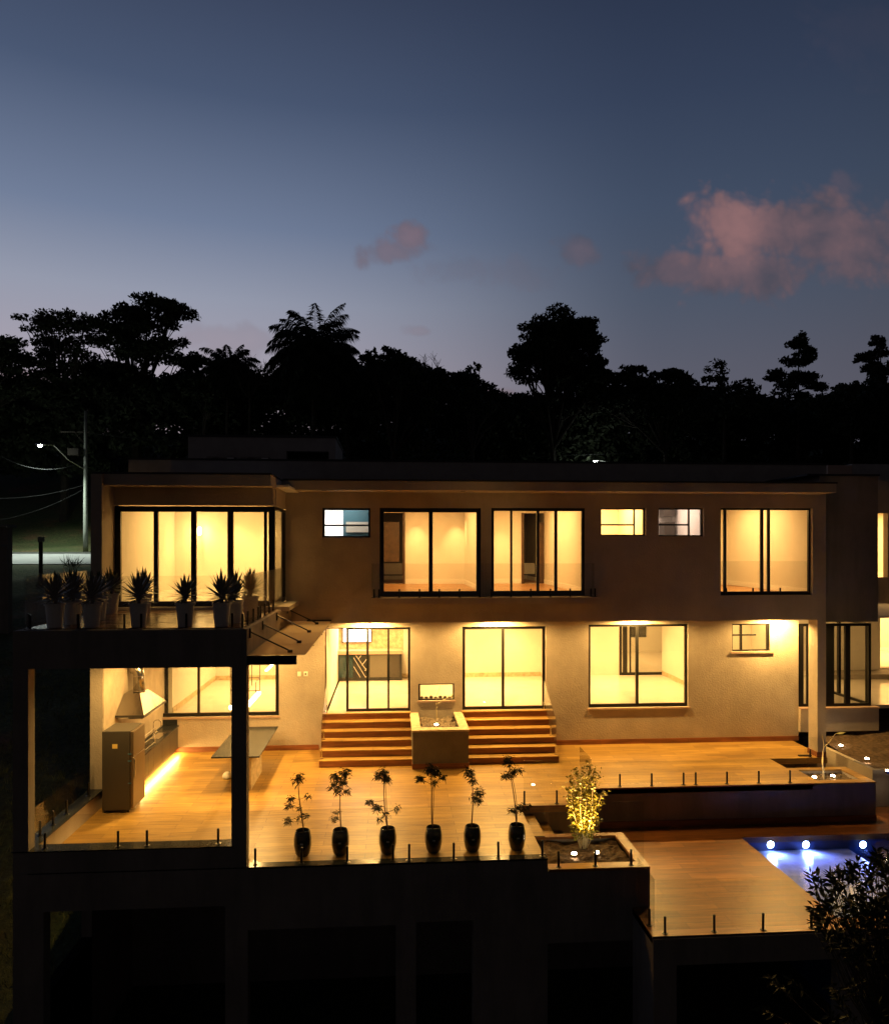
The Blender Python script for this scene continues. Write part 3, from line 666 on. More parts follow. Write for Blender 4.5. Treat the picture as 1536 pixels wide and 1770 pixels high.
# lower terrace with pool
PX0, PX1, PY0, PY1 = 7.38, 16.5, 11.98, 15.41
lt = MB()
lt.box(4.11, PX0, 11.6, 12.58, ZLW-.12, ZLW); lt.box(4.41, PX0, 12.58, 16.15, ZLW-.12, ZLW); lt.box(PX0, 17, PY1, 16.15, ZLW-.12, ZLW); lt.box(PX0, 17, 11.6, PY0, ZLW-.12, ZLW)
lt.box(3.7, 4.41, 14.12, 15.14, ZLW-.12, ZLW); lt.box(10.84, 17, 16.15, 17.0, ZLW-.12, ZLW); lt.box(9.5, 11.33, 17.0, 19.6, ZLW-.12, ZLW)
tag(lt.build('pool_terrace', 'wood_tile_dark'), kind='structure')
pool = empty('swimming_pool', (10, 13.5, -2.4), 'lit blue swimming pool with a shallow tiled shelf', 'pool')
sxx = 9.72
MB().box(PX0, sxx, PY0, PY1, -2.4, -1.17).build('shelf', 'pool_tile', pool)
MB().box(sxx, PX1, PY0, PY1, -2.5, -2.4).build('pool_floor', 'pool_tile_dark', pool)
MB().box(PX0-.05, PX0, PY0, PY1, -2.4, ZLW-.122).box(PX0-.05, PX1, PY1, PY1+.05, -2.4, ZLW-.122).box(PX0-.05, PX1, PY0-.05, PY0, -2.4, ZLW-.122).build('pool_wall', 'pool_tile_dark', pool)
wm_ = MB().box(PX0+.001, PX1, PY0+.001, PY1-.001, -1.0, -.955)
tag(wm_.build('water', 'water'), kind='structure')
for i, (u, tx) in enumerate(((1333, 'nearest the pool corner'), (1394, 'second from the pool corner'), (1493, 'over the deep end'))):
    x = XA(u, PY1-.05); z = ZA(u, 1460, PY1)
    L_ = empty('pool_light', (x, PY1, z), 'round blue underwater light in the back pool wall, '+tx, 'pool light', 'underwater pool lights')
    bm_ = MB(); bm_.lathe(0, 0, [(.085, 0), (.09, .01), (.078, .012)], 18); o = bm_.build('rim', 'chrome', L_, world=False); o.rotation_euler = (R(90), 0, 0)
    o2 = MB().lathe(0, 0, [(.075, .012), (.06, .03)], 16).build('lens', 'lamp_blue', L_, world=False); o2.rotation_euler = (R(90), 0, 0)
    light('SPOT', (x, PY1-.14, z+.0), 80 if i < 2 else 110, (.20, .29, 1), L_, size=.06, rot=(R(-72), 0, R(10)), spot=R(165), blend=.9)
# front planter with the lit shrub
pl = empty('planter', (3.5, 13.3, -.9), 'low built planter bed with lit shrub at the deck corner', 'planter')
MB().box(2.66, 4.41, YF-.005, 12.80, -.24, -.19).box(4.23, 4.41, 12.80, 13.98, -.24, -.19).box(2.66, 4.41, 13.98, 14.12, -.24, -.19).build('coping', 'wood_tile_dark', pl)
MB().box(2.62, 2.66, 12.77, 14.1, ZLW, -.145).box(2.66, 4.38, 14.08, 14.119, ZLW, -.242).build('inner_wall', 'plaster', pl)
so = MB(); N = 22
for j in range(N+1):
    for i in range(N+1):
        x = 2.66+(4.23-2.66)*i/N; y = 12.80+(13.98-12.80)*j/N
        so.v.append((x, y, -.30+.03*math.sin(x*11)*math.cos(y*9)+rnd.uniform(-.02, .02)))
for j in range(N):
    for i in range(N): a = j*(N+1)+i; so.f.append((a, a+1, a+N+2, a+N+1))
so.build('soil', 'soil', pl)
# planter at right end of terrace
p2 = empty('planter', (10.1, 16.7, -.9), 'raised planter box of pale soil with forked sapling at terrace end', 'planter')
MB().box(9.38, 10.84, 16.13, 16.34, -.03, .0).box(10.62, 10.84, 16.34, 17.28, -.03, .0).box(9.38, 10.62, 17.1, 17.28, -.03, .0).box(9.38, 9.56, 16.34, 17.1, -.03, .0).build('coping', 'wood_tile', p2)
MB().box(10.64, 10.84, 16.302, 17.28, ZLW, -.032).box(9.38, 10.64, 17.1, 17.28, ZLW, -.032).box(9.38, 9.5, 16.302, 17.1, ZLW, -.032).build('box_wall', 'plaster', p2)
so = MB()
for j in range(N+1):
    for i in range(N+1):
        x = 9.5+(10.64-9.5)*i/N; y = 16.302+(17.1-16.302)*j/N
        so.v.append((x, y, -.10+.03*math.sin(x*13)*math.cos(y*15)+rnd.uniform(-.02, .02)))
for j in range(N):
    for i in range(N): a = j*(N+1)+i; so.f.append((a, a+1, a+N+2, a+N+1))
so.build('soil', 'gravelly', p2)
# staircase
YS0 = 18.1; tr = .29; rs = zl0/6
for (x0, x1, nm) in ((XA(551, YS0), .50, 'left sliding door'), (1.84, XA(966, YS0), 'middle sliding door')):
    sr = empty('entrance_steps', ((x0+x1)/2, YS0, 0), 'wide wood tiled steps leading up to the '+nm, 'steps', 'steps up to the house')
    r_ = MB(); td = MB()
    for k in range(6):
        y0 = YS0+tr*k; y1 = YL-.002
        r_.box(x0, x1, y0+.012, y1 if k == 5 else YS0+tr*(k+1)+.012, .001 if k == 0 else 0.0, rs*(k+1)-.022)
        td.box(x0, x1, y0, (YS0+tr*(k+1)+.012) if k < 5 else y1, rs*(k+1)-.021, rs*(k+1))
    r_.build('risers', 'trim_and_shaded_riser', sr); td.build('treads', 'wood_tile', sr)  # risers are the tread tile, with their shade painted as a darker tone
cp = empty('planter', (1.17, 17.8, 0), 'tall square planter box between the two flights of steps', 'planter')
cx0, cx1, cyf = .505, 1.835, 17.8
MB().box(cx0, cx1, cyf, cyf+.2, .13, .88).box(cx0, cx0+.12, cyf+.2, YL-.01, 0, .88).box(cx1-.12, cx1, cyf+.2, YL-.01, 0, .88).build('box_wall', 'plaster_box_shaded', cp)
MB().box(cx0-.01, cx1+.01, cyf-.012, cyf+.2, .002, .128).build('skirting', 'trim_and_shaded_riser', cp)
MB().box(cx0-.02, cx1+.02, cyf-.02, cyf+.26, .882, .925).box(cx0-.02, cx0+.2, cyf+.26, YL-.01, .882, .925).box(cx1-.2, cx1+.02, cyf+.26, YL-.01, .882, .925).build('coping', 'stone_tile', cp)
so = MB()
for j in range(N+1):
    for i in range(N+1):
        x = cx0+.12+(cx1-cx0-.24)*i/N; y = cyf+.2+(YL-.02-cyf-.2)*j/N
        so.v.append((x, y, .78+.05*math.sin(x*9)*math.cos(y*7)+rnd.uniform(-.03, .03)))
for j in range(N):
    for i in range(N): a = j*(N+1)+i; so.f.append((a, a+1, a+N+2, a+N+1))
so.build('soil', 'gravelly', cp)
# garden bed at right and its wall
gb = MB(); M_ = 30
for j in range(M_+1):
    for i in range(M_+1):
        x = 11.45+9*i/M_; y = 17.1+7.5*j/M_
        gb.v.append((x, y, -.06+max(0, y-18)*.13+max(0, x-12.5)*.05+rnd.uniform(-.04, .04)))
for j in range(M_):
    for i in range(M_): a = j*(M_+1)+i; gb.f.append((a, a+1, a+M_+2, a+M_+1))
tag(gb.build('garden_bed', 'soil'), kind='structure')
tag(MB().box(11.33, 11.45, 17.0, YL-.15, -1, .0).box(11.45, 21, 17.0, 17.1, -1, .0).build('garden_wall', 'plaster'), 'low plastered wall edging the soil bed right of the terrace', 'wall')

# ------------------------------------------------------------------ railings
def railing(label, panes, spigs, z0, ztop, frame=None, h=.27):
    r0 = empty('glass_railing', (*spigs[0], z0), label, 'railing', 'glass railings with black spigots')
    for (a, b) in panes:
        a = Vector((*a, 0)); b = Vector((*b, 0)); d = (b-a).normalized(); nn = Vector((-d.y, d.x, 0))*.006
        p = MB(); zb = z0+.06
        vs = [a-nn, b-nn, b+nn, a+nn]
        p.v = [(v.x, v.y, zb) for v in vs]+[(v.x, v.y, ztop) for v in vs]
        p.f = [(0, 3, 2, 1), (4, 5, 6, 7), (0, 1, 5, 4), (1, 2, 6, 5), (2, 3, 7, 6), (3, 0, 4, 7)]
        p.build('glass_pane', 'rail_glass', r0)
    for (x, y) in spigs:
        s_ = MB().lathe(x, y, [(.045, z0+.001), (.045, z0+.008), (.02, z0+.012), (.02, z0+h), (.015, z0+h+.004)], 12).build('spigot', 'black_metal', r0)
        MB().lathe(x, y, [(.05, z0+.0005), (.05, z0+.0035), (.047, z0+.0038)], 14).build('base_ring', 'chrome', s_)
    return r0
yf = 12.66
def us(us_, Y): return [(XA(u, Y), Y) for u in us_]
railing('glass railing on the deck front edge before the black pots', [((-2.34, yf), (-.85, yf)), ((-.84, yf), (.7, yf)), ((.71, yf), (2.6, yf))], us((441, 521, 600, 679, 707, 784, 861, 937), yf), .003, .9)
railing('glass railing in the frame opening of the barbecue area', [((-5.82, yf+.03), (-4.55, yf+.03)), ((-4.54, yf+.03), (-2.64, yf+.03))], us((77.5, 204, 254, 377), yf+.03), .359, .9, h=.25)
railing('glass railing on the side parapet left of the fridge', [((-5.96, 12.9), (-5.96, 14.1)), ((-5.96, 14.11), (-5.96, 15.6))], [(-5.96, 13.25), (-5.96, 13.75), (-5.96, 14.3), (-5.96, 15.3)], .359, .9, h=.25)
railing('glass railing along the front of the shrub planter', [((2.68, yf), (4.33, yf))], us((965, 1028.6, 1090.4), yf), -.189, .9)
railing('glass railing on the pool terrace front edge', [((4.2, 11.68), (6.3, 11.68)), ((6.31, 11.68), (8.4, 11.68)), ((8.41, 11.68), (10.5, 11.68)), ((4.18, 11.7), (4.18, 12.55))], us((1149, 1234, 1318.5, 1402, 1487), 11.68)+[(4.18, 11.95)], ZLW+.001, -.02)
railing('glass railing on the terrace edge above the pool', [((4.25, 16.22), (9.3, 16.22))], us((1071, 1126, 1181, 1202, 1256, 1311, 1365), 16.22), .002, .55)
railing('short glass railing beside the steps to the pool', [((2.7, 15.23), (4.1, 15.23)), ((4.11, 15.25), (4.11, 16.2))], us((906, 962, 1012), 15.23), .002, .9)
zb_ = 3.933
xe = -2.45
railing('glass railing round the balcony of potted agaves', [((-5.93, yf+.04), (-4.3, yf+.04)), ((-4.29, yf+.04), (-2.5, yf+.04)), ((xe, yf+.1), (xe, 15.63)), ((xe, 15.66), (xe, 17.2)), ((-5.98, yf+.1), (-5.98, 15.6))],
        us((52, 135, 215, 244, 322, 401), yf+.04)+[(xe, 2.45*ray(u)[1]/-ray(u)[0]) for u in (419, 428, 437.7, 446, 450, 457.7, 465, 472)]+[(-5.98, y) for y in (12.9, 13.8, 14.6, 15.4)], zb_, 4.80, h=.24)
jl = railing('glass juliet railing outside the two middle upper windows', [((XA(643, 17.86), 17.86), (XA(836, 17.86), 17.86)), ((XA(838, 17.86), 17.86), (XA(1026, 17.86), 17.86)), ((XA(643, 17.86), 17.87), (XA(643, 17.86), 18.1)), ((XA(1027, 17.86), 17.87), (XA(1027, 17.86), 18.1))],
        us((646, 655, 690, 725, 759, 794, 829, 849, 883, 917, 951, 985, 1021, 1028), 17.86), 4.061, 4.87, h=.20)
MB().box(XA(641, 17.78), XA(1037, 17.78), 17.78, YU, 3.90, 4.06).build('window_ledge', 'plaster', H)
railing('glass railing inside the opening of the rightmost upper window', [((w5[0]+.03, YU+.05), (w5[1]-.03, YU+.05))], us((1255, 1301, 1348), YU+.05), w5[2]+.001, w5[2]+.85, h=.18)
# stair side glass
for (x, nm) in ((XA(551, YS0)+.05, 'outer side of the left flight'), (XA(966, YS0)-.05, 'outer side of the right flight')):
    r0 = empty('glass_railing', (x, YS0, 0), 'sloping glass stair railing on the '+nm, 'railing', 'glass railings with black spigots')
    p = MB(); pts = [(YS0+.1, .25), (YL-.05, 1.08), (YL-.05, 1.75), (YS0+.1, 1.0)]
    p.v = [(x-.006, y, z) for y, z in pts]+[(x+.006, y, z) for y, z in pts]
    p.f = [(0, 1, 2, 3), (7, 6, 5, 4), (0, 4, 5, 1), (1, 5, 6, 2), (2, 6, 7, 3), (3, 7, 4, 0)]
    p.build('glass_pane', 'rail_glass', r0)
    for k in (0, 2, 5):
        y, z = YS0+.16+tr*k, rs*(k+1)
        MB().lathe(x, y, [(.04, z), (.04, z+.008), (.018, z+.01), (.018, z+.2)], 10).build('spigot', 'chrome', r0)
tag(railing('low glass panel beside the column at the terrace back corner', [((10.3, 18.12), (10.62, 18.12))], [(10.45, 18.12)], .002, .5, h=.2))

# ------------------------------------------------------------------ canopy
cn = empty('glass_canopy', (-2.37, 15.3, 3.48), 'glass canopy on black tie rods beside the balcony slab', 'canopy')
zc = 3.48
for (a, b) in ((12.62, 14.09), (14.11, 15.79), (15.81, 17.39), (17.41, 18.1)):
    MB().box(-2.365, -1.42, a, b, zc, zc+.012).build('glass_pane', 'canopy_glass', cn)
for y in (14.1, 15.8, 17.4): MB().box(-2.365, -1.43, y-.02, y+.02, zc-.045, zc-.002).build('support_bar', 'black_metal', cn)
MB().box(-2.37, -1.56, 12.58, 12.61, zc-.15, zc-.0).build('front_beam', 'black_metal', cn)
MB().box(-2.368, -2.33, 12.62, 18.1, zc-.04, zc-.002).build('wall_channel', 'black_metal', cn)
MB().box(-2.0, -1.42, 18.08, 18.115, zc+.0, zc+.05).build('rear_channel', 'black_metal', cn)
for y in (12.85, 14.1, 15.8, 17.4):
    MB().tube([(-2.35, y, 3.84), (-1.70, y, zc+.04)], .014, 8).build('tie_rod', 'black_metal', cn)
    MB().box(-2.37, -2.345, y-.05, y+.05, 3.75, 3.91).build('anchor_plate', 'black_metal', cn)
    MB().box(-1.74, -1.66, y-.035, y+.035, zc+.013, zc+.06).build('clamp', 'black_metal', cn)

# ------------------------------------------------------------------ barbecue area furniture
fr = empty('refrigerator', (-5.4, 15.66, 0), 'tall brown grey refrigerator with yellow sticker standing by the counter', 'refrigerator')
fx0, fx1, fy0, fy1, fz = -5.70, -5.16, 15.30, 16.02, 1.62
MB().box(fx0, fx1, fy0, fy1, .05, fz).build('body', 'fridge_paint', fr, bevel=.012)
MB().box(fx1+.004, fx1+.065, fy0+.005, fy1-.005, .08, 1.10).build('door', 'fridge_door', fr, bevel=.015)
MB().box(fx1+.004, fx1+.065, fy0+.005, fy1-.005, 1.112, fz-.01).build('freezer_door', 'fridge_door', fr, bevel=.015)
MB().box(fx1+.066, fx1+.085, fy0+.05, fy0+.08, .7, 1.05).build('handle', 'chrome', fr)
for (x, y) in ((fx0+.05, fy0+.05), (fx1-.05, fy0+.05), (fx0+.05, fy1-.05), (fx1-.05, fy1-.05)): MB().lathe(x, y, [(.025, .001), (.02, .049)], 10).build('foot', 'black_metal', fr)
MB().box(-5.50, -5.40, fy0-.003, fy0-.0005, 1.28, 1.37).build('sticker', 'sticker', fr)
for z in (1.16, 1.02, .58): MB().box(fx1-.04, fx1+.03, fy0-.004, fy0-.0005, z, z+.018).build('tape', 'blue_tape', fr)
ct = empty('kitchen_counter', (-5.64, 18, 0), 'dark granite counter with brown cabinets and glowing toe strip', 'counter')
MB().box(-5.823, -5.46, 16.08, YL-.005, .12, .66).build('cabinet_body', 'cabinet', ct)
dv = [16.1, 16.55, 17.0, 17.35, 17.7, 18.35, 19.0, YL-.02]
for a, b in zip(dv, dv[1:]): MB().box(-5.458, -5.44, a+.006, b-.006, .13, .65).build('cabinet_door', 'cabinet', ct)
MB().box(-5.823, -5.42, 16.08, YL-.005, .662, .70).build('countertop', 'granite', ct)
MB().box(-5.823, -5.46, YL-.03, YL-.005, .702, .84).build('backsplash', 'granite', ct)
MB().box(-5.823, -5.78, 16.1, YL-.03, .702, .715).build('backsplash', 'granite', ct)
MB().box(-5.70, -5.50, 18.3, 18.9, .7005, .706).build('sink', 'chrome', ct)
tg = MB().box(-5.52, -5.50, 16.2, YL-.1, .095, .115).build('led_strip', 'led_strip', ct)
MB().box(-5.823, -5.53, 16.08, YL-.005, .002, .119).build('plinth', 'cabinet', ct)
light('AREA', (-5.40, 17.9, .12), 70, (1, .62, .18), tg, size=.04, size_y=3.4, rot=(0, R(-25), 0))
hd = empty('range_hood', (-5.55, 17.1, 1.66), 'shiny steel pyramid range hood with bent duct over the counter', 'range hood')
MB().frustum((-5.82, -5.23, 16.36, 17.9), (-5.82, -5.48, 16.88, 17.4), 1.70, 2.06).build('canopy', 'steel', hd)
MB().box(-5.82, -5.22, 16.35, 17.91, 1.655, 1.699).build('rim', 'cabinet', hd)
MB().box(-5.78, -5.28, 16.45, 17.8, 1.60, 1.654).build('filter', 'chrome', hd)
cxp, cyp = -5.64, 17.14; pts = [(cxp+.06, cyp, 2.04), (cxp+.06, cyp, 2.42)]
for k in range(1, 8): a = k/7*math.pi/2; pts.append((cxp+.06-.16*(1-math.cos(a)), cyp, 2.42+.16*math.sin(a)))
MB().tube(pts, .125, 18).build('duct', 'steel', hd, smooth=True)
for z in (2.07, 2.40): MB().lathe(cxp+.06, cyp, [(.128, z), (.134, z+.01), (.128, z+.02)], 18).build('duct_ring', 'chrome', hd)
fc = empty('faucet', (-5.72, 18.6, .70), 'tall curved chrome faucet over the counter sink', 'faucet')
pts = [(-5.72, 18.6, .70), (-5.72, 18.6, 1.0)]+[(-5.72+.09*(1-math.cos(a)), 18.6, 1.0+.09*math.sin(a)) for a in [i*math.pi/8 for i in range(1, 9)]]+[(-5.54, 18.6, .92)]
MB().tube(pts, .012, 8).build('spout', 'chrome', fc, smooth=True); MB().lathe(-5.72, 18.6, [(.03, .701), (.03, .72), (.02, .74)], 12).build('base', 'chrome', fc)
MB().tube([(-5.70, 18.63, .76), (-5.66, 18.70, .80)], .006, 6).build('lever', 'chrome', fc)
gr = empty('grill_rack', (-5.62, 17.3, .70), 'bright steel wire grill rack standing on the counter', 'grill rack')
b = MB()
for k in range(7): z = .74+.06*k*.9; b.tube([(-5.47, 16.75, z), (-5.47, 17.9, z)], .006, 5) if k in (0, 3, 6) else None
b.tube([(-5.47, 16.75, .702), (-5.47, 16.75, 1.06), (-5.47, 17.9, 1.06), (-5.47, 17.9, .702)], .011, 6)
b.build('frame', 'chrome', gr)
b = MB()
for k in range(12): b.tube([(-5.78, 16.8+.09*k, .715), (-5.48, 16.8+.09*k, .715)], .005, 5)
b.build('grate', 'chrome', gr)
tb = empty('table', (-3.34, 17.8, 0), 'dark glossy table top cantilevered on a stone slab base', 'table')
MB().box(-3.86, -2.83, 16.45, 19.15, .725, .755).build('tabletop', 'granite', tb, bevel=.004)
MB().box(-3.38, -3.02, 16.5, 17.85, .001, .724).build('base', 'stone_tile', tb)
pd = empty('pendant_lamp', (-3.2, 16.8, 3.29), 'black ladder frame pendant lamp glowing above the table', 'pendant lamp')
b = MB()
for (x, y) in ((-3.37, 16.1), (-3.37, 17.6), (-3.02, 16.1), (-3.02, 17.6)): b.tube([(x, y, 1.95), (x, y, 3.29)], .009, 6)
for x in (-3.37, -3.02):
    for z in (1.95, 2.25, 2.75): b.tube([(x, 16.1, z), (x, 17.6, z)], .009, 6)
for z in (1.95, 2.25, 2.75):
    for y in (16.1, 17.6): b.tube([(-3.37, y, z), (-3.02, y, z)], .009, 6)
for x in (-3.37, -3.02): b.tube([(x, 16.6, 2.25), (x, 16.6, 2.75)], .008, 6); b.tube([(x, 17.1, 1.95), (x, 17.1, 2.25)], .008, 6)
b.build('frame', 'black_metal', pd)
lb = MB().box(-3.07, -2.99, 16.15, 17.55, 1.885, 1.935).build('light_bar', 'lamp_warm', pd)
MB().lathe(-3.37, 16.12, [(.02, 1.84), (.04, 1.87), (.04, 1.9), (.02, 1.93)], 12).build('light_bulb', 'lamp_warm', pd)
light('AREA', (-3.03, 16.85, 1.87), 60, WARM, lb, size=.08, size_y=1.4)
dn = empty('linear_lamp', (-3.3, 20.8, 2.0), 'slim glowing bar lamp hanging inside the dining room window', 'lamp')
MB().box(-3.33, -3.27, 20.2, 21.3, 1.97, 2.0).build('light_bar', 'lamp_warm', dn)
MB().tube([(-3.3, 20.4, 2.0), (-3.3, 20.4, 3.25)], .004, 5).build('cord', 'black_metal', dn); MB().tube([(-3.3, 21.1, 2.0), (-3.3, 21.1, 3.25)], .004, 5).build('cord', 'black_metal', dn)
bag = MB(); bx_, by_, _ = PZ(393, 1342, .05)
bag.lathe(bx_, by_, [(.02, .001), (.10, .01), (.12, .06), (.08, .12), (.03, .15)], 14)
bag.v = [(x+rnd.uniform(-.015, .015), y+rnd.uniform(-.015, .015), z+(rnd.uniform(-.01, .01) if z > .02 else 0)) for x, y, z in bag.v]
tag(bag.build('cloth_bag', 'white_cloth', smooth=True), 'small crumpled white cloth on the deck beside the table base', 'cloth')
sw = empty('light_switch', (XA(520, YL), YL, 1.9), 'pair of white switch plates on the wall left of the door', 'switch')
for (a, b_) in ((514, 520), (525, 532)): MB().box(XA(a, YL), XA(b_, YL), YL-.012, YL-.001, ZA(520, 1169, YL), ZA(520, 1161, YL)).build('plate', 'plastic_white', sw, bevel=.002)
MB().box(XA(527, YL), XA(529, YL), YL-.018, YL-.013, ZA(520, 1167, YL), ZA(520, 1163, YL)).build('rocker', 'cabinet', sw)
b = MB().box(PZ(1377, 1306, 0)[0], PZ(1400, 1306, 0)[0], 18.2, 18.28, .001, .03)
tag(b.build('door_stop', 'black_metal', bevel=.008), 'small dark bar lying on the deck near the column', 'bar')

# ------------------------------------------------------------------ pots with small trees on the deck
def barrel():
    return [(.095, 0), (.125, .05), (.150, .18), (.150, .30), (.125, .42), (.115, .43), (.108, .425), (.115, .37)]
spec = [(523, 516, 1335, 1), (588, 590, 1328, 2), (670, 660, 1325, 3), (749, 742, 1316, 4), (816, 815, 1325, 5), (893, 880, 1308, 6)]
word = ['first', 'second', 'third', 'fourth', 'fifth', 'sixth']
desc = ['drooping lower left twigs', 'a leaning bushy head', 'a forked double stem', 'a wide bare forked head', 'tufts down its right side', 'the tallest crown']
for (u, ut, vt, k) in spec:
    Yp = 13.0; x = XA(u, Yp); q = random.Random(40+k)
    o = empty('potted_tree', (x, Yp, 0), 'slender tree with %s, %s black barrel pot from the column' % (desc[k-1], word[k-1]), 'potted plant', 'potted trees along the deck edge')
    MB().lathe(x, Yp, [(a, z+.002) for a, z in barrel()], 28, cap=False).build('pot', 'pot_black', o, smooth=True)
    MB().lathe(x, Yp, [(.001, .365), (.113, .365)], 20).build('soil', 'soil', o)
    MB().box(x-.022, x+.022, Yp-.157, Yp-.150, .235, .255).build('pot_label', 'plastic_white', o)
    Ht = ZA(ut, vt, Yp); xt = XA(ut, Yp)
    st = MB(); stem = [(x+(xt-x)*s_+.015*math.sin(s_*5+k), Yp+.02*math.sin(s_*4+k*2), .36+(Ht-.42)*s_) for s_ in [i/10 for i in range(11)]]
    st.tube(stem, .013, 6, .006)
    if k in (3, 4, 6): st.tube([(a+.035*math.sin(i*.31), b_, c) for i, (a, b_, c) in enumerate(stem)], .007, 5, .004)
    lf = MB()
    def clump(px, pz_, n, rr, py=0, dr=.6):
        for _ in range(n):
            a = q.uniform(0, 6.28); e = q.uniform(-.9, .7); d = (math.cos(a)*math.cos(e), math.sin(a)*math.cos(e), math.sin(e))
            c = (px+q.gauss(0, rr*.35), Yp+py+q.gauss(0, rr*.35), pz_+q.gauss(0, rr*.35))
            lf.leaf(c, d, q.uniform(.055, .10), q.uniform(.013, .021), dr)
    hz = Ht-.1
    at = lambda s_: stem[int(s_*10)]
    if k == 1: L = [(0, hz, 55, .10), (-.14, .98, 22, .05), (.14, 1.0, 14, .05), (-.2, .84, 24, .06), (-.03, .80, 10, .04), (-.02, .68, 12, .07), (-.25, .60, 26, .08), (.08, .7, 12, .05)]
    elif k == 2: L = [(-.08, hz-.05, 50, .10), (.08, hz+.02, 45, .10), (-.12, hz-.2, 35, .08), (.12, hz-.3, 18, .06), (-.04, hz-.3, 22, .07), (.02, hz-.12, 40, .1), (-.08, .62, 16, .05), (-.05, .72, 8, .03)]
    elif k == 3: L = [(0, hz, 55, .09), (.05, hz-.12, 55, .08), (-.1, hz-.05, 25, .07), (-.24, .9, 22, .05), (-.12, .78, 45, .07), (.2, .76, 14, .06), (-.1, .58, 8, .03), (.0, .68, 14, .05)]
    elif k == 4: L = [(0, hz, 30, .09), (.08, hz-.1, 55, .09), (-.2, hz-.2, 40, .07), (.2, hz-.18, 18, .06), (.05, hz-.25, 20, .07), (-.05, hz-.05, 20, .08)]
    elif k == 5: L = [(-.05, hz, 60, .10), (.0, hz-.15, 30, .08), (.1, hz-.35, 55, .09), (.12, hz-.5, 25, .06), (.02, hz-.45, 22, .07)]
    else: L = [(-.02, hz+.02, 60, .10), (.03, hz-.18, 45, .09), (-.1, hz-.25, 30, .07), (.16, hz-.15, 22, .07), (.08, .72, 40, .09), (-.06, .66, 18, .06), (.2, .75, 14, .06)]
    for (ddx, z, n, rr) in L:
        s_ = min(1, max(0, (z-.36)/(Ht-.42))); sp = stem[int(round(s_*10*.9))]
        py = q.uniform(-.05, .05)
        if abs(ddx) > .06: st.tube([sp, (sp[0]+ddx*.5, Yp+py*.5, (sp[2]+z)/2), (sp[0]+ddx, Yp+py, z)], .004, 4, .002)
        clump(sp[0]+ddx, z, int(n*2.6), rr*1.15, py)
    st.build('stem', 'stem', o); lf.build('foliage', 'leaf', o)

# agaves on the balcony
ag = [(95, 12.98, 'at the front left corner'), (159, 12.98, 'second along the balcony front'), (240, 12.98, 'at the front, before the first window mullion'), (320, 12.98, 'alone at the front centre'),
      (383, 12.98, 'at the front beside the canopy side'), (126, 13.5, 'behind the front left corner pot'), (192, 15.5, 'at the foot of the fin wall'), (249, 15.4, 'against the window behind a front pot'),
      (405, 13.5, 'just behind the pot near the right railing'), (433, 14.6, 'seen through the right glass panel'), (170, 14.2, 'half hidden behind two front pots'), (62, 13.9, 'by the left glass panel')]
zc2 = 3.934
for i, (u, Y, tx) in enumerate(ag):
    x = XA(u, Y) if u != 62 else -5.72
    q = random.Random(90+i)
    o = empty('potted_agave', (x, Y, zc2), 'white pot of spiky agave '+tx, 'potted plant', 'potted agaves on the balcony')
    hp = .40
    MB().lathe(x, Y, [(.115, zc2+.001), (.150, zc2+hp-.03), (.168, zc2+hp-.03), (.168, zc2+hp), (.150, zc2+hp), (.146, zc2+hp-.05)], 26, cap=False).build('pot', 'pot_white', o, smooth=False)
    MB().lathe(x, Y, [(.001, zc2+hp-.05), (.147, zc2+hp-.05)], 18).build('soil', 'soil', o)
    MB().tube([(x, Y, zc2+hp-.06), (x+.01, Y, zc2+hp+.10)], .03, 8, .025).build('stem', 'bark', o)
    lf = MB(); low_ = .8 if i == 3 else q.uniform(.85, 1.15)
    for k in range(52):
        a = k*2.399+q.uniform(-.3, .3); e = R(88)-R(105)*(k/52)**.8; L = q.uniform(.30, .42)*low_
        base_ = Vector((x, Y, zc2+hp+.06+.12*(1-k/52))); d = Vector((math.cos(a)*math.cos(e), math.sin(a)*math.cos(e), math.sin(e)))
        sdv = Vector((-math.sin(a), math.cos(a), 0)); wv = q.uniform(.06, .085)
        mid = base_+d*L*.4; upv = d.cross(sdv); n = len(lf.v)
        tip = base_+d*L+Vector((0, 0, -.02 if e < .3 else .03))
        lf.v += [tuple(base_-sdv*wv*.3), tuple(base_+sdv*wv*.3), tuple(mid+sdv*wv*.5), tuple(tip), tuple(mid-sdv*wv*.5), tuple(mid+upv*.012), tuple(base_+upv*.01)]
        lf.f += [(n, n+6, n+5, n+4), (n+6, n+1, n+2, n+5), (n+4, n+5, n+3), (n+5, n+2, n+3)]
    lf.build('foliage', 'leaf_agave', o)

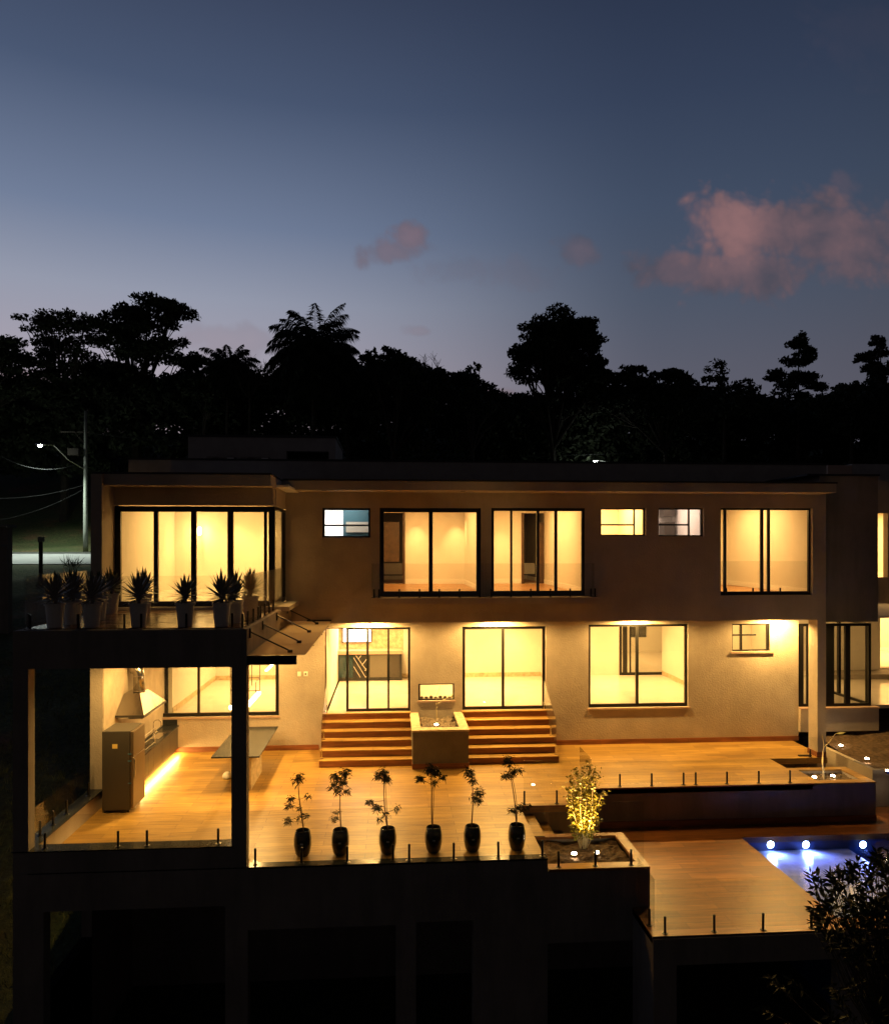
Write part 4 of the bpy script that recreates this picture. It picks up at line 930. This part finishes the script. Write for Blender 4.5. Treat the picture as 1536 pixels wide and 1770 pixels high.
# ------------------------------------------------------------------ lit shrub and its spots
bx2, by2 = PZ(1008, 1462, -.28)[:2]
sh = empty('shrub', (bx2, by2, -.3), 'tall leafy shrub lit yellow from below in the corner planter', 'shrub')
st = MB(); lf = MB(); q = random.Random(5)
tops = []
for k in range(15):
    a = k*2.4; rr = .27*math.sqrt((k+.5)/15); topz = q.uniform(.8, 1.22)-.25*(rr/.34)**2
    p0 = Vector((bx2+.05*math.cos(a), by2+.05*math.sin(a), -.32)); ctrl = []
    for s_ in [i/8 for i in range(9)]:
        w_ = rr*(s_**.7)*(1.0 if s_ < .7 else 1.0+.3*(s_-.7)); ctrl.append((p0.x+w_*math.cos(a)+.02*math.sin(7*s_+k), p0.y+w_*math.sin(a), -.32+(topz+.32)*s_))
    st.tube(ctrl, .011, 5, .004)
    for i in range(2, 9):
        for _ in range(26 if i < 7 else 20):
            c = ctrl[i]; e = q.uniform(-.5, 1.0); aa = q.uniform(0, 6.28)
            lf.leaf((c[0]+q.gauss(0, .045), c[1]+q.gauss(0, .045), c[2]+q.uniform(-.09, .09)), (math.cos(aa)*math.cos(e), math.sin(aa)*math.cos(e), math.sin(e)), q.uniform(.05, .085), q.uniform(.028, .042), .4)
st.build('stem', 'stem_pale', sh); lf.build('foliage', 'leaf_shrub', sh)
def uplight(u, v, z, label, P, tilt=(0, 0, 0), group='garden spotlights', sz=R(80), loc=None, face=None):
    x, y, _ = loc or PZ(u, v, z)
    o = empty('garden_spotlight', (x, y, z), label, 'spotlight', group)
    MB().lathe(x, y, [(.055, z-.03), (.06, z+.015), (.052, z+.03), (.048, z+.03)], 16, cap=False).build('housing', 'chrome', o)
    MB().lathe(x, y, [(.047, z+.031), (.04, z+.05), (.015, z+.06)], 14).build('lens', 'lamp_hot', o)
    light('SPOT', (x, y, z+.09), P, WARM2, o, size=.04, rot=tilt, spot=sz, blend=.5)
U = math.pi
uplight(992, 1479, -.26, 'round soil spotlight lit before the shrub, on its left', 260, (U-R(16), R(14), 0), sz=R(75))
uplight(1031, 1477, -.26, 'round soil spotlight lit before the shrub, on its right by a spigot', 260, (U-R(16), R(-14), 0), sz=R(75))
uplight(754, 1255, .83, 'round spotlight in the square planter between the steps', 26, (U, 0, 0))
uplight(1407, 1346, -.06, 'round soil spotlight in the terrace end planter, left of the sapling', 30, (U, R(16), 0))
uplight(1439, 1344, -.06, 'round soil spotlight in the terrace end planter, right of the sapling', 30, (U, R(-16), 0))
for (u, v, tx) in ((1453, 1291, 'farthest along the garden wall'), (1498, 1314, 'midway along the garden wall'), (1534, 1335, 'nearest to the pool end of the garden wall')):
    uplight(u, v, .03, 'bright garden spotlight in the soil bed, '+tx, 22, (U-R(35), 0, R(60)))
sp_ = MB(); x, y, z = PZ(755, 1240, .82)
def zz(u, v): return ZA(u, v, y)
sp_.tube([(XA(755, y), y, .76), (XA(754, y), y, zz(754, 1225)), (XA(757, y), y, zz(757, 1216)), (XA(764, y), y, zz(764, 1211)), (XA(781, y), y, zz(781, 1203))], .016, 6, .006)
sp_.tube([(XA(754, y), y, zz(754, 1224)), (XA(754, y), y, zz(754, 1204)), (XA(762, y), y+.05, zz(762, 1183))], .008, 5, .003)
sap = empty('sapling', (XA(755, y), y, .76), 'bare bent sapling stem in the square planter between the steps', 'sapling'); sp_.build('trunk', 'stem_pale', sap)
lf = MB()
for k in range(10): lf.leaf((XA(781, y)+rnd.uniform(-.04, .04), y, zz(781, 1203)+rnd.uniform(-.03, .03)), (rnd.uniform(-1, 1), rnd.uniform(-1, 1), rnd.uniform(-.4, .6)), .07, .02, .5)
lf.build('leaves', 'leaf_shrub', sap)
sp2 = MB(); y = 16.75
def zq(u, v): return ZA(u, v, y)
sp2.tube([(XA(1424, y), y, -.12), (XA(1421, y), y, zq(1421, 1318)), (XA(1422, y), y, zq(1422, 1300)), (XA(1424, y), y, zq(1424, 1291)), (XA(1421, y), y, zq(1421, 1270))], .02, 7, .006)
sp2.tube([(XA(1424, y), y, zq(1424, 1291)), (XA(1432, y), y, zq(1432, 1284)), (XA(1444, y), y, zq(1444, 1268))], .014, 6, .008)
sap2 = empty('sapling', (XA(1424, y), y, -.1), 'forked pale sapling with one leaf in the terrace end planter', 'sapling'); sp2.build('trunk', 'stem_pale', sap2)
lf = MB(); lf.leaf((XA(1443, y), y, zq(1443, 1268)), (1, .1, .1), .30, .06, .1, Vector((0, 1, .5))); lf.leaf((XA(1443, y), y, zq(1443, 1268)), (.8, -.3, .05), .2, .05, .1, Vector((0, 1, .6)))
lf.leaf((XA(1421, y), y, zq(1421, 1278)), (-.2, 0, 1), .13, .03, 0); lf.build('leaves', 'leaf_shrub', sap2)

# ------------------------------------------------------------------ street furniture
px_, py_ = XA(148, 61.3), 61.3; pzb = gz(px_, py_)-.1
po = empty('street_lamp', (px_, py_, pzb), 'concrete utility pole with a lit street lamp behind the house', 'street lamp')
MB().lathe(px_, py_, [(.19, pzb), (.18, pzb+2), (.15, 10), (.11, ZA(148, 710, py_))], 14).build('pole', 'pole_concrete', po, smooth=True)
lx, lz = XA(72, 59), ZA(72, 771, 59)
MB().tube([(px_, py_, ZA(140, 812, py_)), ((px_*.6+lx*.4), 60.4, ZA(118, 795, 60.4)), (lx+.8, 59.2, lz+.12), (lx+.3, 59, lz+.12)], .045, 8).build('lamp_arm', 'steel', po)
MB().tube([(lx-.42, 59, lz+.10), (lx-.2, 59, lz+.14), (lx+.3, 59, lz+.12)], .11, 10, .07).build('lamp_head', 'steel', po, smooth=True)
MB().lathe(lx-.12, 59, [(.05, lz-.10), (.14, lz-.04), (.17, lz+.03)], 14).build('lamp_glass', 'lamp_street', po, smooth=True)
light('SPOT', (lx-.1, 58.9, lz-.25), 4300, (.86, 1, .88), po, size=.15, spot=R(128), blend=.7)
MB().box(px_-1.9, px_+.3, py_-.08, py_+.04, ZA(148, 748, py_), ZA(148, 746, py_)).build('crossarm', 'bark', po)
MB().tube([(px_-.1, py_-.15, ZA(148, 765, py_)), (px_-.85, py_-.15, ZA(148, 746, py_))], .03, 6).build('brace', 'bark', po)
MB().box(px_-1.2, px_-.35, py_-.5, py_-.1, ZA(148, 788, py_), ZA(148, 776, py_)).build('transformer', 'bark', po, bevel=.03)
def cable(a, b, sag, r, label, n=24):
    a, b = Vector(a), Vector(b); pts = [a.lerp(b, i/n)-Vector((0, 0, sag*4*(i/n)*(1-i/n))) for i in range(n+1)]
    tag(MB().tube(pts, r, 5).build('power_cable', 'cable'), label, 'cable', 'overhead cables')
zt = lambda u, v, Y: ZA(u, v, Y)
cable((px_-.1, py_, zt(148, 797, py_)), (XA(-60, 58), 58, zt(-60, 742, 58)), 1.6, .016, 'thick sagging cable running left from the pole below the lamp')
cable((px_-.1, py_, zt(148, 838, py_)), (XA(-60, 58), 58, zt(-60, 858, 58)), .5, .008, 'thin cable leaving the pole leftwards at mid height, the flatter one')
cable((px_-.1, py_, zt(148, 845, py_)), (XA(-60, 56), 56, zt(-60, 905, 56)), .6, .008, 'thin cable dropping leftwards from the pole at mid height')
cable((px_, py_, zt(148, 748, py_)), (XA(1100, 68), 68, zt(1100, 782, 68)), 1.0, .02, 'long thin cable running right from the pole over the house roof')
mp_ = empty('meter_post', (XA(70, 49), 49, 3.7), 'short dark post with a small box beside the street', 'post')
xm = XA(70, 49); MB().box(xm-.09, xm+.09, 48.95, 49.13, 3.5, zt(70, 936, 49)).build('post', 'bark', mp_); MB().box(xm-.14, xm+.17, 48.9, 49.2, zt(70, 937, 49), zt(70, 928, 49)).build('meter_box', 'pole_concrete', mp_, bevel=.02)
nb = empty('garden_shed', (XA(5, 36), 36, 3), 'dark shed with a pale ledge at the street bank', 'shed')
MB().box(XA(-60, 36), XA(14, 36), 36, 36.4, 1.0, zt(5, 912, 36)).build('wall', 'plaster_dark', nb)
MB().box(XA(-60, 36), XA(18, 36), 35.8, 36.6, zt(5, 911, 36), zt(5, 907, 36)).build('roof', 'kerb', nb)
MB().box(XA(-60, 36), XA(15, 36), 35.93, 35.99, zt(5, 945, 36), zt(5, 941, 36)).box(XA(13, 36), XA(15, 36), 35.94, 35.99, zt(5, 975, 36), zt(5, 945, 36)).build('trim', 'kerb', nb)
# distant lit lamp on the right
dl = empty('street_lamp', (XA(1028, 66), 66, gz(XA(1028, 66), 66)), 'distant lit street lamp just above the roof line', 'street lamp')
xl, zl = XA(1028, 66), ZA(1028, 800, 66)
MB().tube([(xl+1.2, 66, gz(xl, 66)-.2), (xl+1.2, 66, zl+.1), (xl+.3, 66, zl+.25)], .07, 8).build('pole', 'pole_concrete', dl)
MB().tube([(xl+.3, 66, zl+.22), (xl-.25, 66, zl+.18)], .1, 8).build('lamp_head', 'steel', dl); MB().lathe(xl, 66, [(.05, zl-.02), (.16, zl+.04), (.2, zl+.1)], 12).build('lamp_glass', 'lamp_street', dl)

# ------------------------------------------------------------------ trees behind the house
def np_leaves(centers, size, rng, flat=.0):
    n = len(centers); d = rng.normal(size=(n, 3)); d /= np.linalg.norm(d, axis=1)[:, None]
    e = rng.normal(size=(n, 3)); e -= (e*d).sum(1)[:, None]*d; e /= np.linalg.norm(e, axis=1)[:, None]
    s = size*rng.uniform(.6, 1.4, size=(n, 1)); a = d*s; b = e*s*.5
    v = np.stack([centers-a, centers+b, centers+a, centers-b], 1).reshape(-1, 3)
    return v
def cloud_mesh(name, v, m, parent=None, ploc=(0, 0, 0)):
    n = len(v)//4; me = bpy.data.meshes.new(name); me.vertices.add(len(v)); me.vertices.foreach_set('co', (v-np.array(ploc)).astype(np.float32).ravel())
    me.loops.add(n*4); me.loops.foreach_set('vertex_index', np.arange(n*4, dtype=np.int32)); me.polygons.add(n)
    me.polygons.foreach_set('loop_start', np.arange(0, n*4, 4, dtype=np.int32)); me.update(calc_edges=True); me.validate()
    me.materials.append(MT[m]); o = bpy.data.objects.new(name, me); COL.objects.link(o)
    if parent: o.parent = parent
    return o
def tree(label, Y, base_u, blobs, leafs=260, size=.22, seed=1, forks=True, name='tree', cat='tree', mt='crown', depth=1.0, trunk_r=.3, sub=5, zbase=None):
    rng = np.random.default_rng(seed); q = random.Random(seed); k = Y/F
    bx_ = XA(base_u, Y); zb0 = gz(bx_, Y)-.2 if zbase is None else zbase
    o = empty(name, (bx_, Y, zb0), label, cat)
    pts = []; tr_ = MB(); cz_ = sum(ZA(b[0], b[1], Y) for b in blobs)/len(blobs)
    tier = 'conifer' in label
    fork = Vector((bx_, Y, zb0+(min(ZA(b[0], b[1]+b[3], Y) for b in blobs)-zb0)*.75))
    tr_.tube([(bx_, Y, zb0), (bx_+.1, Y, (zb0+fork.z)/2), tuple(fork)], trunk_r, 8, trunk_r*.7)
    for (u, v, ru, rv) in blobs:
        c = Vector((XA(u, Y), Y+q.uniform(-1, 1)*2.2*depth, ZA(u, v, Y))); rx, rz = ru*k, rv*k*(1.5 if tier else 1); ry = max(rx*.8, .6)*depth
        if tier:
            fork = Vector((bx_+.1, Y, c.z-.25))
        mid = fork.lerp(c, .5)+Vector((q.uniform(-.3, .3), q.uniform(-.3, .3), .15*rz))
        tr_.tube([tuple(fork), tuple(mid), tuple(c)], trunk_r*.42, 6, .05)
        for s_ in range(sub):   # sub clumps
            a = q.uniform(0, 6.28); rr = math.sqrt(q.random())*.85
            cc = np.array([c.x+rx*rr*math.cos(a), c.y+q.uniform(-.7, .7)*ry, c.z+rz*rr*math.sin(a)])
            tr_.tube([tuple(mid), tuple(Vector(cc))], .07, 4, .02)
            n = int(leafs*max(.25, (rx*rz)/2.0)/sub*1.3)
            off = rng.normal(size=(n, 3)); off /= np.linalg.norm(off, axis=1)[:, None]; off *= rng.uniform(.1, 1, size=(n, 1))**.6
            pts.append(cc+off*np.array([rx*.48, ry*.5, rz*.42]))
    if tier: tr_.tube([(bx_, Y, zb0), (bx_+.1, Y, ZA(blobs[0][0], blobs[0][1], Y))], trunk_r, 7, .04)
    v = np_leaves(np.concatenate(pts), size, rng)
    tr_.build('trunk', 'bark', o); cloud_mesh('crown', v, mt, o, (bx_, Y, zb0))
    return o
B = lambda *a: list(a)
tree('spreading flat topped tree, tallest crown on the left skyline', 72, 235, [(258, 540, 62, 26), (222, 560, 45, 24), (300, 558, 30, 22), (205, 590, 50, 26), (270, 610, 60, 30), (325, 610, 28, 24), (240, 650, 60, 30), (310, 655, 40, 25), (180, 640, 40, 30), (290, 690, 55, 25), (215, 690, 55, 25)], 1000, .19, 11, trunk_r=.5, sub=9)
tree('layered open tree with thin lit gaps at the far left skyline', 70, 110, [(70, 562, 36, 14), (115, 572, 45, 20), (160, 570, 35, 22), (60, 590, 30, 15), (100, 605, 50, 22), (150, 615, 42, 25), (70, 635, 40, 18), (120, 650, 45, 20), (165, 665, 40, 22), (90, 690, 50, 20)], 720, .175, 12, trunk_r=.4, sub=8)
tree('low tree cut by the left picture edge below the skyline', 66, -70, [(8, 605, 45, 18), (-30, 610, 45, 20), (20, 630, 35, 18), (-10, 650, 45, 20), (15, 680, 50, 25)], 720, .175, 13, sub=7)
tree('tall rounded leafy tree right of centre on the skyline', 66, 955, [(945, 568, 46, 26), (985, 565, 44, 26), (965, 580, 50, 30), (1000, 585, 40, 26), (940, 610, 45, 28), (985, 625, 50, 28), (1030, 645, 26, 22), (1022, 565, 24, 16), (920, 590, 38, 22), (965, 595, 50, 30), (1015, 600, 32, 26), (900, 620, 24, 18), (945, 640, 55, 30), (1005, 640, 48, 28), (1045, 620, 12, 14), (930, 685, 42, 28), (985, 690, 60, 35), (1040, 665, 30, 25)], 800, .20, 14, trunk_r=.35, sub=10)
tree('narrow leafy tree standing between palm and tall round tree', 64, 815, [(815, 640, 24, 18), (800, 665, 24, 24), (830, 665, 20, 24), (815, 700, 36, 25), (850, 700, 20, 16), (865, 710, 20, 16)], 520, .2, 15, sub=8)
tree('layered conifer like tree, complete one on the right skyline', 68, 1378, [(1377, 592, 13, 10), (1358, 605, 18, 7), (1395, 607, 15, 7), (1378, 620, 26, 10), (1360, 640, 22, 8), (1397, 645, 20, 8), (1380, 655, 24, 10), (1355, 668, 20, 7), (1402, 672, 20, 7), (1380, 685, 26, 8)], 1700, .16, 16, trunk_r=.2, sub=14)
tree('layered conifer like tree cut by the right picture edge', 68, 1520, [(1518, 592, 15, 9), (1530, 605, 18, 8), (1508, 612, 16, 7), (1522, 630, 24, 9), (1505, 645, 12, 6), (1525, 655, 22, 10), (1540, 640, 20, 12), (1515, 680, 26, 12)], 1700, .16, 17, trunk_r=.2, sub=14)
tree('thin twiggy tree with feathery right edge left of the conifer', 62, 1250, [(1225, 648, 26, 13), (1205, 665, 25, 16), (1250, 660, 26, 13), (1275, 668, 18, 8), (1240, 690, 50, 22), (1295, 680, 22, 10), (1310, 698, 30, 10), (1290, 715, 45, 16), (1215, 715, 40, 25)], 330, .18, 18, sub=8)
tree('dome shaped dark tree right of the tall round tree', 64, 1150, [(1100, 640, 30, 12), (1125, 650, 28, 16), (1155, 655, 30, 18), (1085, 665, 30, 22), (1175, 680, 28, 24), (1130, 690, 60, 35), (1070, 700, 40, 30)], 700, .22, 19, sub=9)
tree('broad dark tree under the right edge conifer', 62, 1470, [(1478, 668, 30, 14), (1450, 685, 32, 14), (1505, 690, 30, 22), (1430, 705, 40, 18), (1480, 715, 60, 28), (1530, 700, 40, 30)], 700, .22, 20, sub=9)
tree('wide bushy tree with sparse sprigs right of the palm', 60, 680, [(640, 625, 26, 14), (668, 618, 25, 12), (690, 625, 22, 12), (640, 660, 50, 28), (700, 655, 45, 24), (740, 650, 30, 18), (660, 700, 60, 25), (725, 700, 50, 30), (765, 665, 26, 18)], 560, .2, 21, sub=8)
tree('low dense tree between the flat topped tree and the small palm', 68, 350, [(335, 665, 30, 16), (360, 672, 34, 18), (318, 690, 40, 24), (375, 695, 40, 24)], 700, .2, 61, sub=8)
tree('feathery dark tree close behind the tall palm', 70, 600, [(590, 640, 26, 16), (612, 632, 22, 12), (575, 665, 40, 24), (620, 665, 40, 24)], 700, .2, 62, sub=8)
# bare branched tree
bt = empty('bare_tree', (XA(745, 61), 61, 5), 'bare branching twigs rising behind the bushy tree right of palm', 'tree'); b = MB(); q = random.Random(3)
def twig(p, d, L, r, lv):
    e = p+d*L; b.tube([tuple(p), tuple(p.lerp(e, .5)+Vector((q.uniform(-.1, .1)*L,)*3)), tuple(e)], r, 5, r*.6)
    if lv:
        for _ in range(3): twig(p.lerp(e, q.uniform(.5, 1)), (d+Vector((q.gauss(0, .6), q.gauss(0, .4), q.gauss(.1, .35)))).normalized(), L*.62, r*.6, lv-1)
for (u, v) in ((725, 640), (740, 655), (755, 640)): twig(Vector((XA(740, 61), 61, ZA(745, 700, 61))), Vector((XA(u, 61)-XA(742, 61), 0, 2.0)).normalized(), 2.2, .06, 3)
b.tube([(XA(745, 61), 61, 5), (XA(742, 61), 61, ZA(745, 695, 61))], .16, 7, .1); b.build('trunk', 'bark', bt)
bt2 = empty('bare_tree', (XA(430, 64), 64, 5), 'dense bare branches between the small palm and tall palm', 'tree'); b = MB(); q = random.Random(9)
for i in range(9): twig(Vector((XA(432, 64), 64, ZA(430, 690, 64))), Vector((-.9+.22*i, q.uniform(-.3, .3), 1.4)).normalized(), 1.9, .06, 3)
b.tube([(XA(430, 64), 64, 5), (XA(432, 64), 64, ZA(430, 688, 64))], .16, 7, .1); b.build('trunk', 'bark', bt2)
# palms
def palm(label, Y, u, v, L, n, seed, tr_r=.24):
    q = random.Random(seed); x, z = XA(u, Y), ZA(u, v, Y); zb0 = gz(x, Y)-.2
    o = empty('palm_tree', (x, Y, zb0), label, 'palm')
    MB().tube([(x-.3, Y, zb0), (x-.2, Y, (z+zb0)/2), (x, Y, z-.2)], tr_r, 10, tr_r*.7).build('trunk', 'bark', o)
    f = MB()
    for k in range(n):
        a = k*2.399; e0 = R(78)-R(125)*(k/n)**.85
        dirh = Vector((math.cos(a), math.sin(a), 0)); p = Vector((x, Y, z)); d = (dirh*math.cos(e0)+Vector((0, 0, math.sin(e0)))).normalized(); pts = [p.copy()]
        Lk = L*q.uniform(.85, 1.1); m = 16
        for i in range(m):
            p = p+d*Lk/m; d = (d+Vector((0, 0, -.065-.12*(i/m)))).normalized(); pts.append(p.copy())
        f.tube([tuple(p_) for p_ in pts], .035, 4, .01)
        for i in range(1, m+1):
            t_ = (pts[i]-pts[i-1]).normalized(); s_ = t_.cross(Vector((0, 0, 1))); s_ = s_.normalized() if s_.length > .01 else Vector((1, 0, 0))
            ll = L*.26*math.sin(math.pi*min(1, (i+1.5)/(m+2)))**.6
            for sg in (-1, 1):
                for h_ in (0, .2, .4, .6, .8):
                    dd = (s_*sg*.8+t_*.75+Vector((0, 0, q.uniform(-1.1, .1)))).normalized()
                    f.leaf(pts[i-1].lerp(pts[i], h_), dd, ll*q.uniform(.8, 1.1), .10, .9)
    f.build('crown', 'crown', o)
palm('tall feather palm with arching fronds left of centre', 60, 545, 612, 4.5, 96, 2)
palm('smaller slim palm left of the tall palm', 66, 395, 640, 3.0, 60, 3, .16)
# the dark wood below the skyline reads as one mass
rng = np.random.default_rng(33); SKY = [(-200, 620), (0, 672), (150, 680), (340, 668), (400, 672), (470, 660), (560, 650), (600, 640), (640, 642), (700, 640), (760, 658), (850, 690), (880, 705), (950, 700), (1050, 690), (1130, 680), (1200, 690), (1340, 712), (1400, 708), (1480, 690), (1560, 690), (1800, 690)]
cs = []
for k in range(3000):
    u = rng.uniform(-180, 1720); Y = rng.uniform(68, 88); v = lerp(u, SKY)+abs(rng.normal(0, 1))*48-12
    if v > 805 or rng.random() < .3: v = rng.uniform(700, 812)
    c = np.array([XA(u, Y), Y, ZA(u, v, Y)]); n = 80; off = rng.normal(size=(n, 3)); off /= np.linalg.norm(off, axis=1)[:, None]; off *= rng.uniform(.2, 1, size=(n, 1))**.5
    cs.append(c+off*np.array([rng.uniform(.8, 1.5), 1.2, rng.uniform(.6, 1.2)]))
o = cloud_mesh('woods', np_leaves(np.concatenate(cs), .26, rng), 'crown'); tag(o, 'dark wood covering the hill behind the house', 'wood', kind='stuff')
# small street-side shrubs behind the house (warm lit)
tree('low shrub glowing faintly brown above the roof line', 44, 735, [(720, 790, 40, 14), (760, 780, 40, 18), (735, 770, 30, 14), (790, 795, 30, 12)], 700, .12, 51, trunk_r=.1, sub=8, name='shrub', cat='shrub', mt='leaf')
# grass tufts on the bank
mat('grass_blade', (.16, .17, .06), .7, vary=.5, vscale=3)
gv = []; rng = np.random.default_rng(4)
for k in range(6500):
    y = 9+rng.random()**1.3*24; x = -6.3-rng.random()*7*(1+y*.03); zz0 = gz(x, y)
    for j in range(3):
        a = rng.uniform(0, 6.28); h = rng.uniform(.06, .2); w = .012
        bx0 = x+rng.normal(0, .05); by0 = y+rng.normal(0, .05); gv += [(bx0-w, by0, zz0), (bx0+w, by0, zz0), (bx0+math.cos(a)*h*.5+w*.3, by0+math.sin(a)*h*.5, zz0+h), (bx0+math.cos(a)*h*.5-w*.3, by0+math.sin(a)*h*.5, zz0+h)]
o = cloud_mesh('grass', np.array(gv), 'grass_blade'); tag(o, 'tufts of dark grass on the bank left of the house', 'grass', kind='stuff')
# spiky grass by the street
b = MB(); q = random.Random(8); xg, yg = XA(125, 50.5), 50.5
for _ in range(60): a = q.uniform(0, 6.28); e = q.uniform(.5, 1.5); b.leaf((xg+q.gauss(0, .2), yg+q.gauss(0, .2), gz(xg, yg)-.05), (math.cos(a)*math.cos(e), math.sin(a)*math.cos(e), math.sin(e)), q.uniform(.7, 1.2), .04, .3)
tag(b.build('grass_clump', 'leaf'), 'spiky grass clump silhouetted against the lit street', 'plant')
# near oleander in front of the pool
o = empty('oleander_tree', (7.1, 9.2, -4.7), 'dark leafy oleander in front of the pool at the lower right', 'tree')
q = random.Random(21); br = MB(); lf = MB(); yo = 9.2
base0 = Vector((6.7, 9.2, -4.7)); forkp = Vector((6.6, 9.2, -1.6)); br.tube([tuple(base0), tuple(forkp)], .06, 8, .045)
def oleaf(c, d, k=11):
    c = Vector(c); d = Vector(d).normalized()
    for j in range(k):
        s_ = j/k; a = q.uniform(0, 6.28); e = q.uniform(.2, 1.2)
        side = d.orthogonal().normalized(); side.rotate(Matrix.Rotation(a, 3, d)); dd = (d*math.sin(e)+side*math.cos(e)).normalized()
        lf.leaf(c-d*.26*s_, dd, q.uniform(.10, .165), q.uniform(.032, .048), .3)
tips = []
OUT = [(1395, 1600), (1400, 1545), (1402, 1505), (1425, 1508), (1455, 1500), (1475, 1485), (1500, 1470), (1520, 1455), (1545, 1450), (1560, 1480)]
for _ in range(125):
    s_ = q.random()
    u = q.triangular(1395, 1590, 1530); top = lerp(u, [(1395, 1520), (1420, 1508), (1450, 1502), (1475, 1488), (1500, 1472), (1520, 1455), (1545, 1445), (1600, 1430)])
    v = top+(1635-top)*q.random()**.9
    tips.append((u, v))
tips += [(1400, 1510), (1405, 1540), (1400, 1590), (1412, 1512), (1432, 1512), (1450, 1506), (1463, 1500), (1410, 1575), (1425, 1560), (1480, 1488), (1440, 1540), (1455, 1575)]
for _ in range(45): tips.append((q.triangular(1300, 1620, 1540), q.uniform(1630, 1800)))
for (u, v) in tips:
    Y = yo+q.uniform(-.5, .5); c = Vector((XA(u, Y), Y, ZA(u, v, Y))); m = forkp.lerp(c, .6)+Vector((q.uniform(-.1, .1), q.uniform(-.1, .1), -.1))
    br.tube([tuple(forkp), tuple(m), tuple(c)], .010, 5, .003); oleaf(c, (c-m), 14)
br.build('trunk', 'bark', o); lf.build('foliage', 'leaf', o)
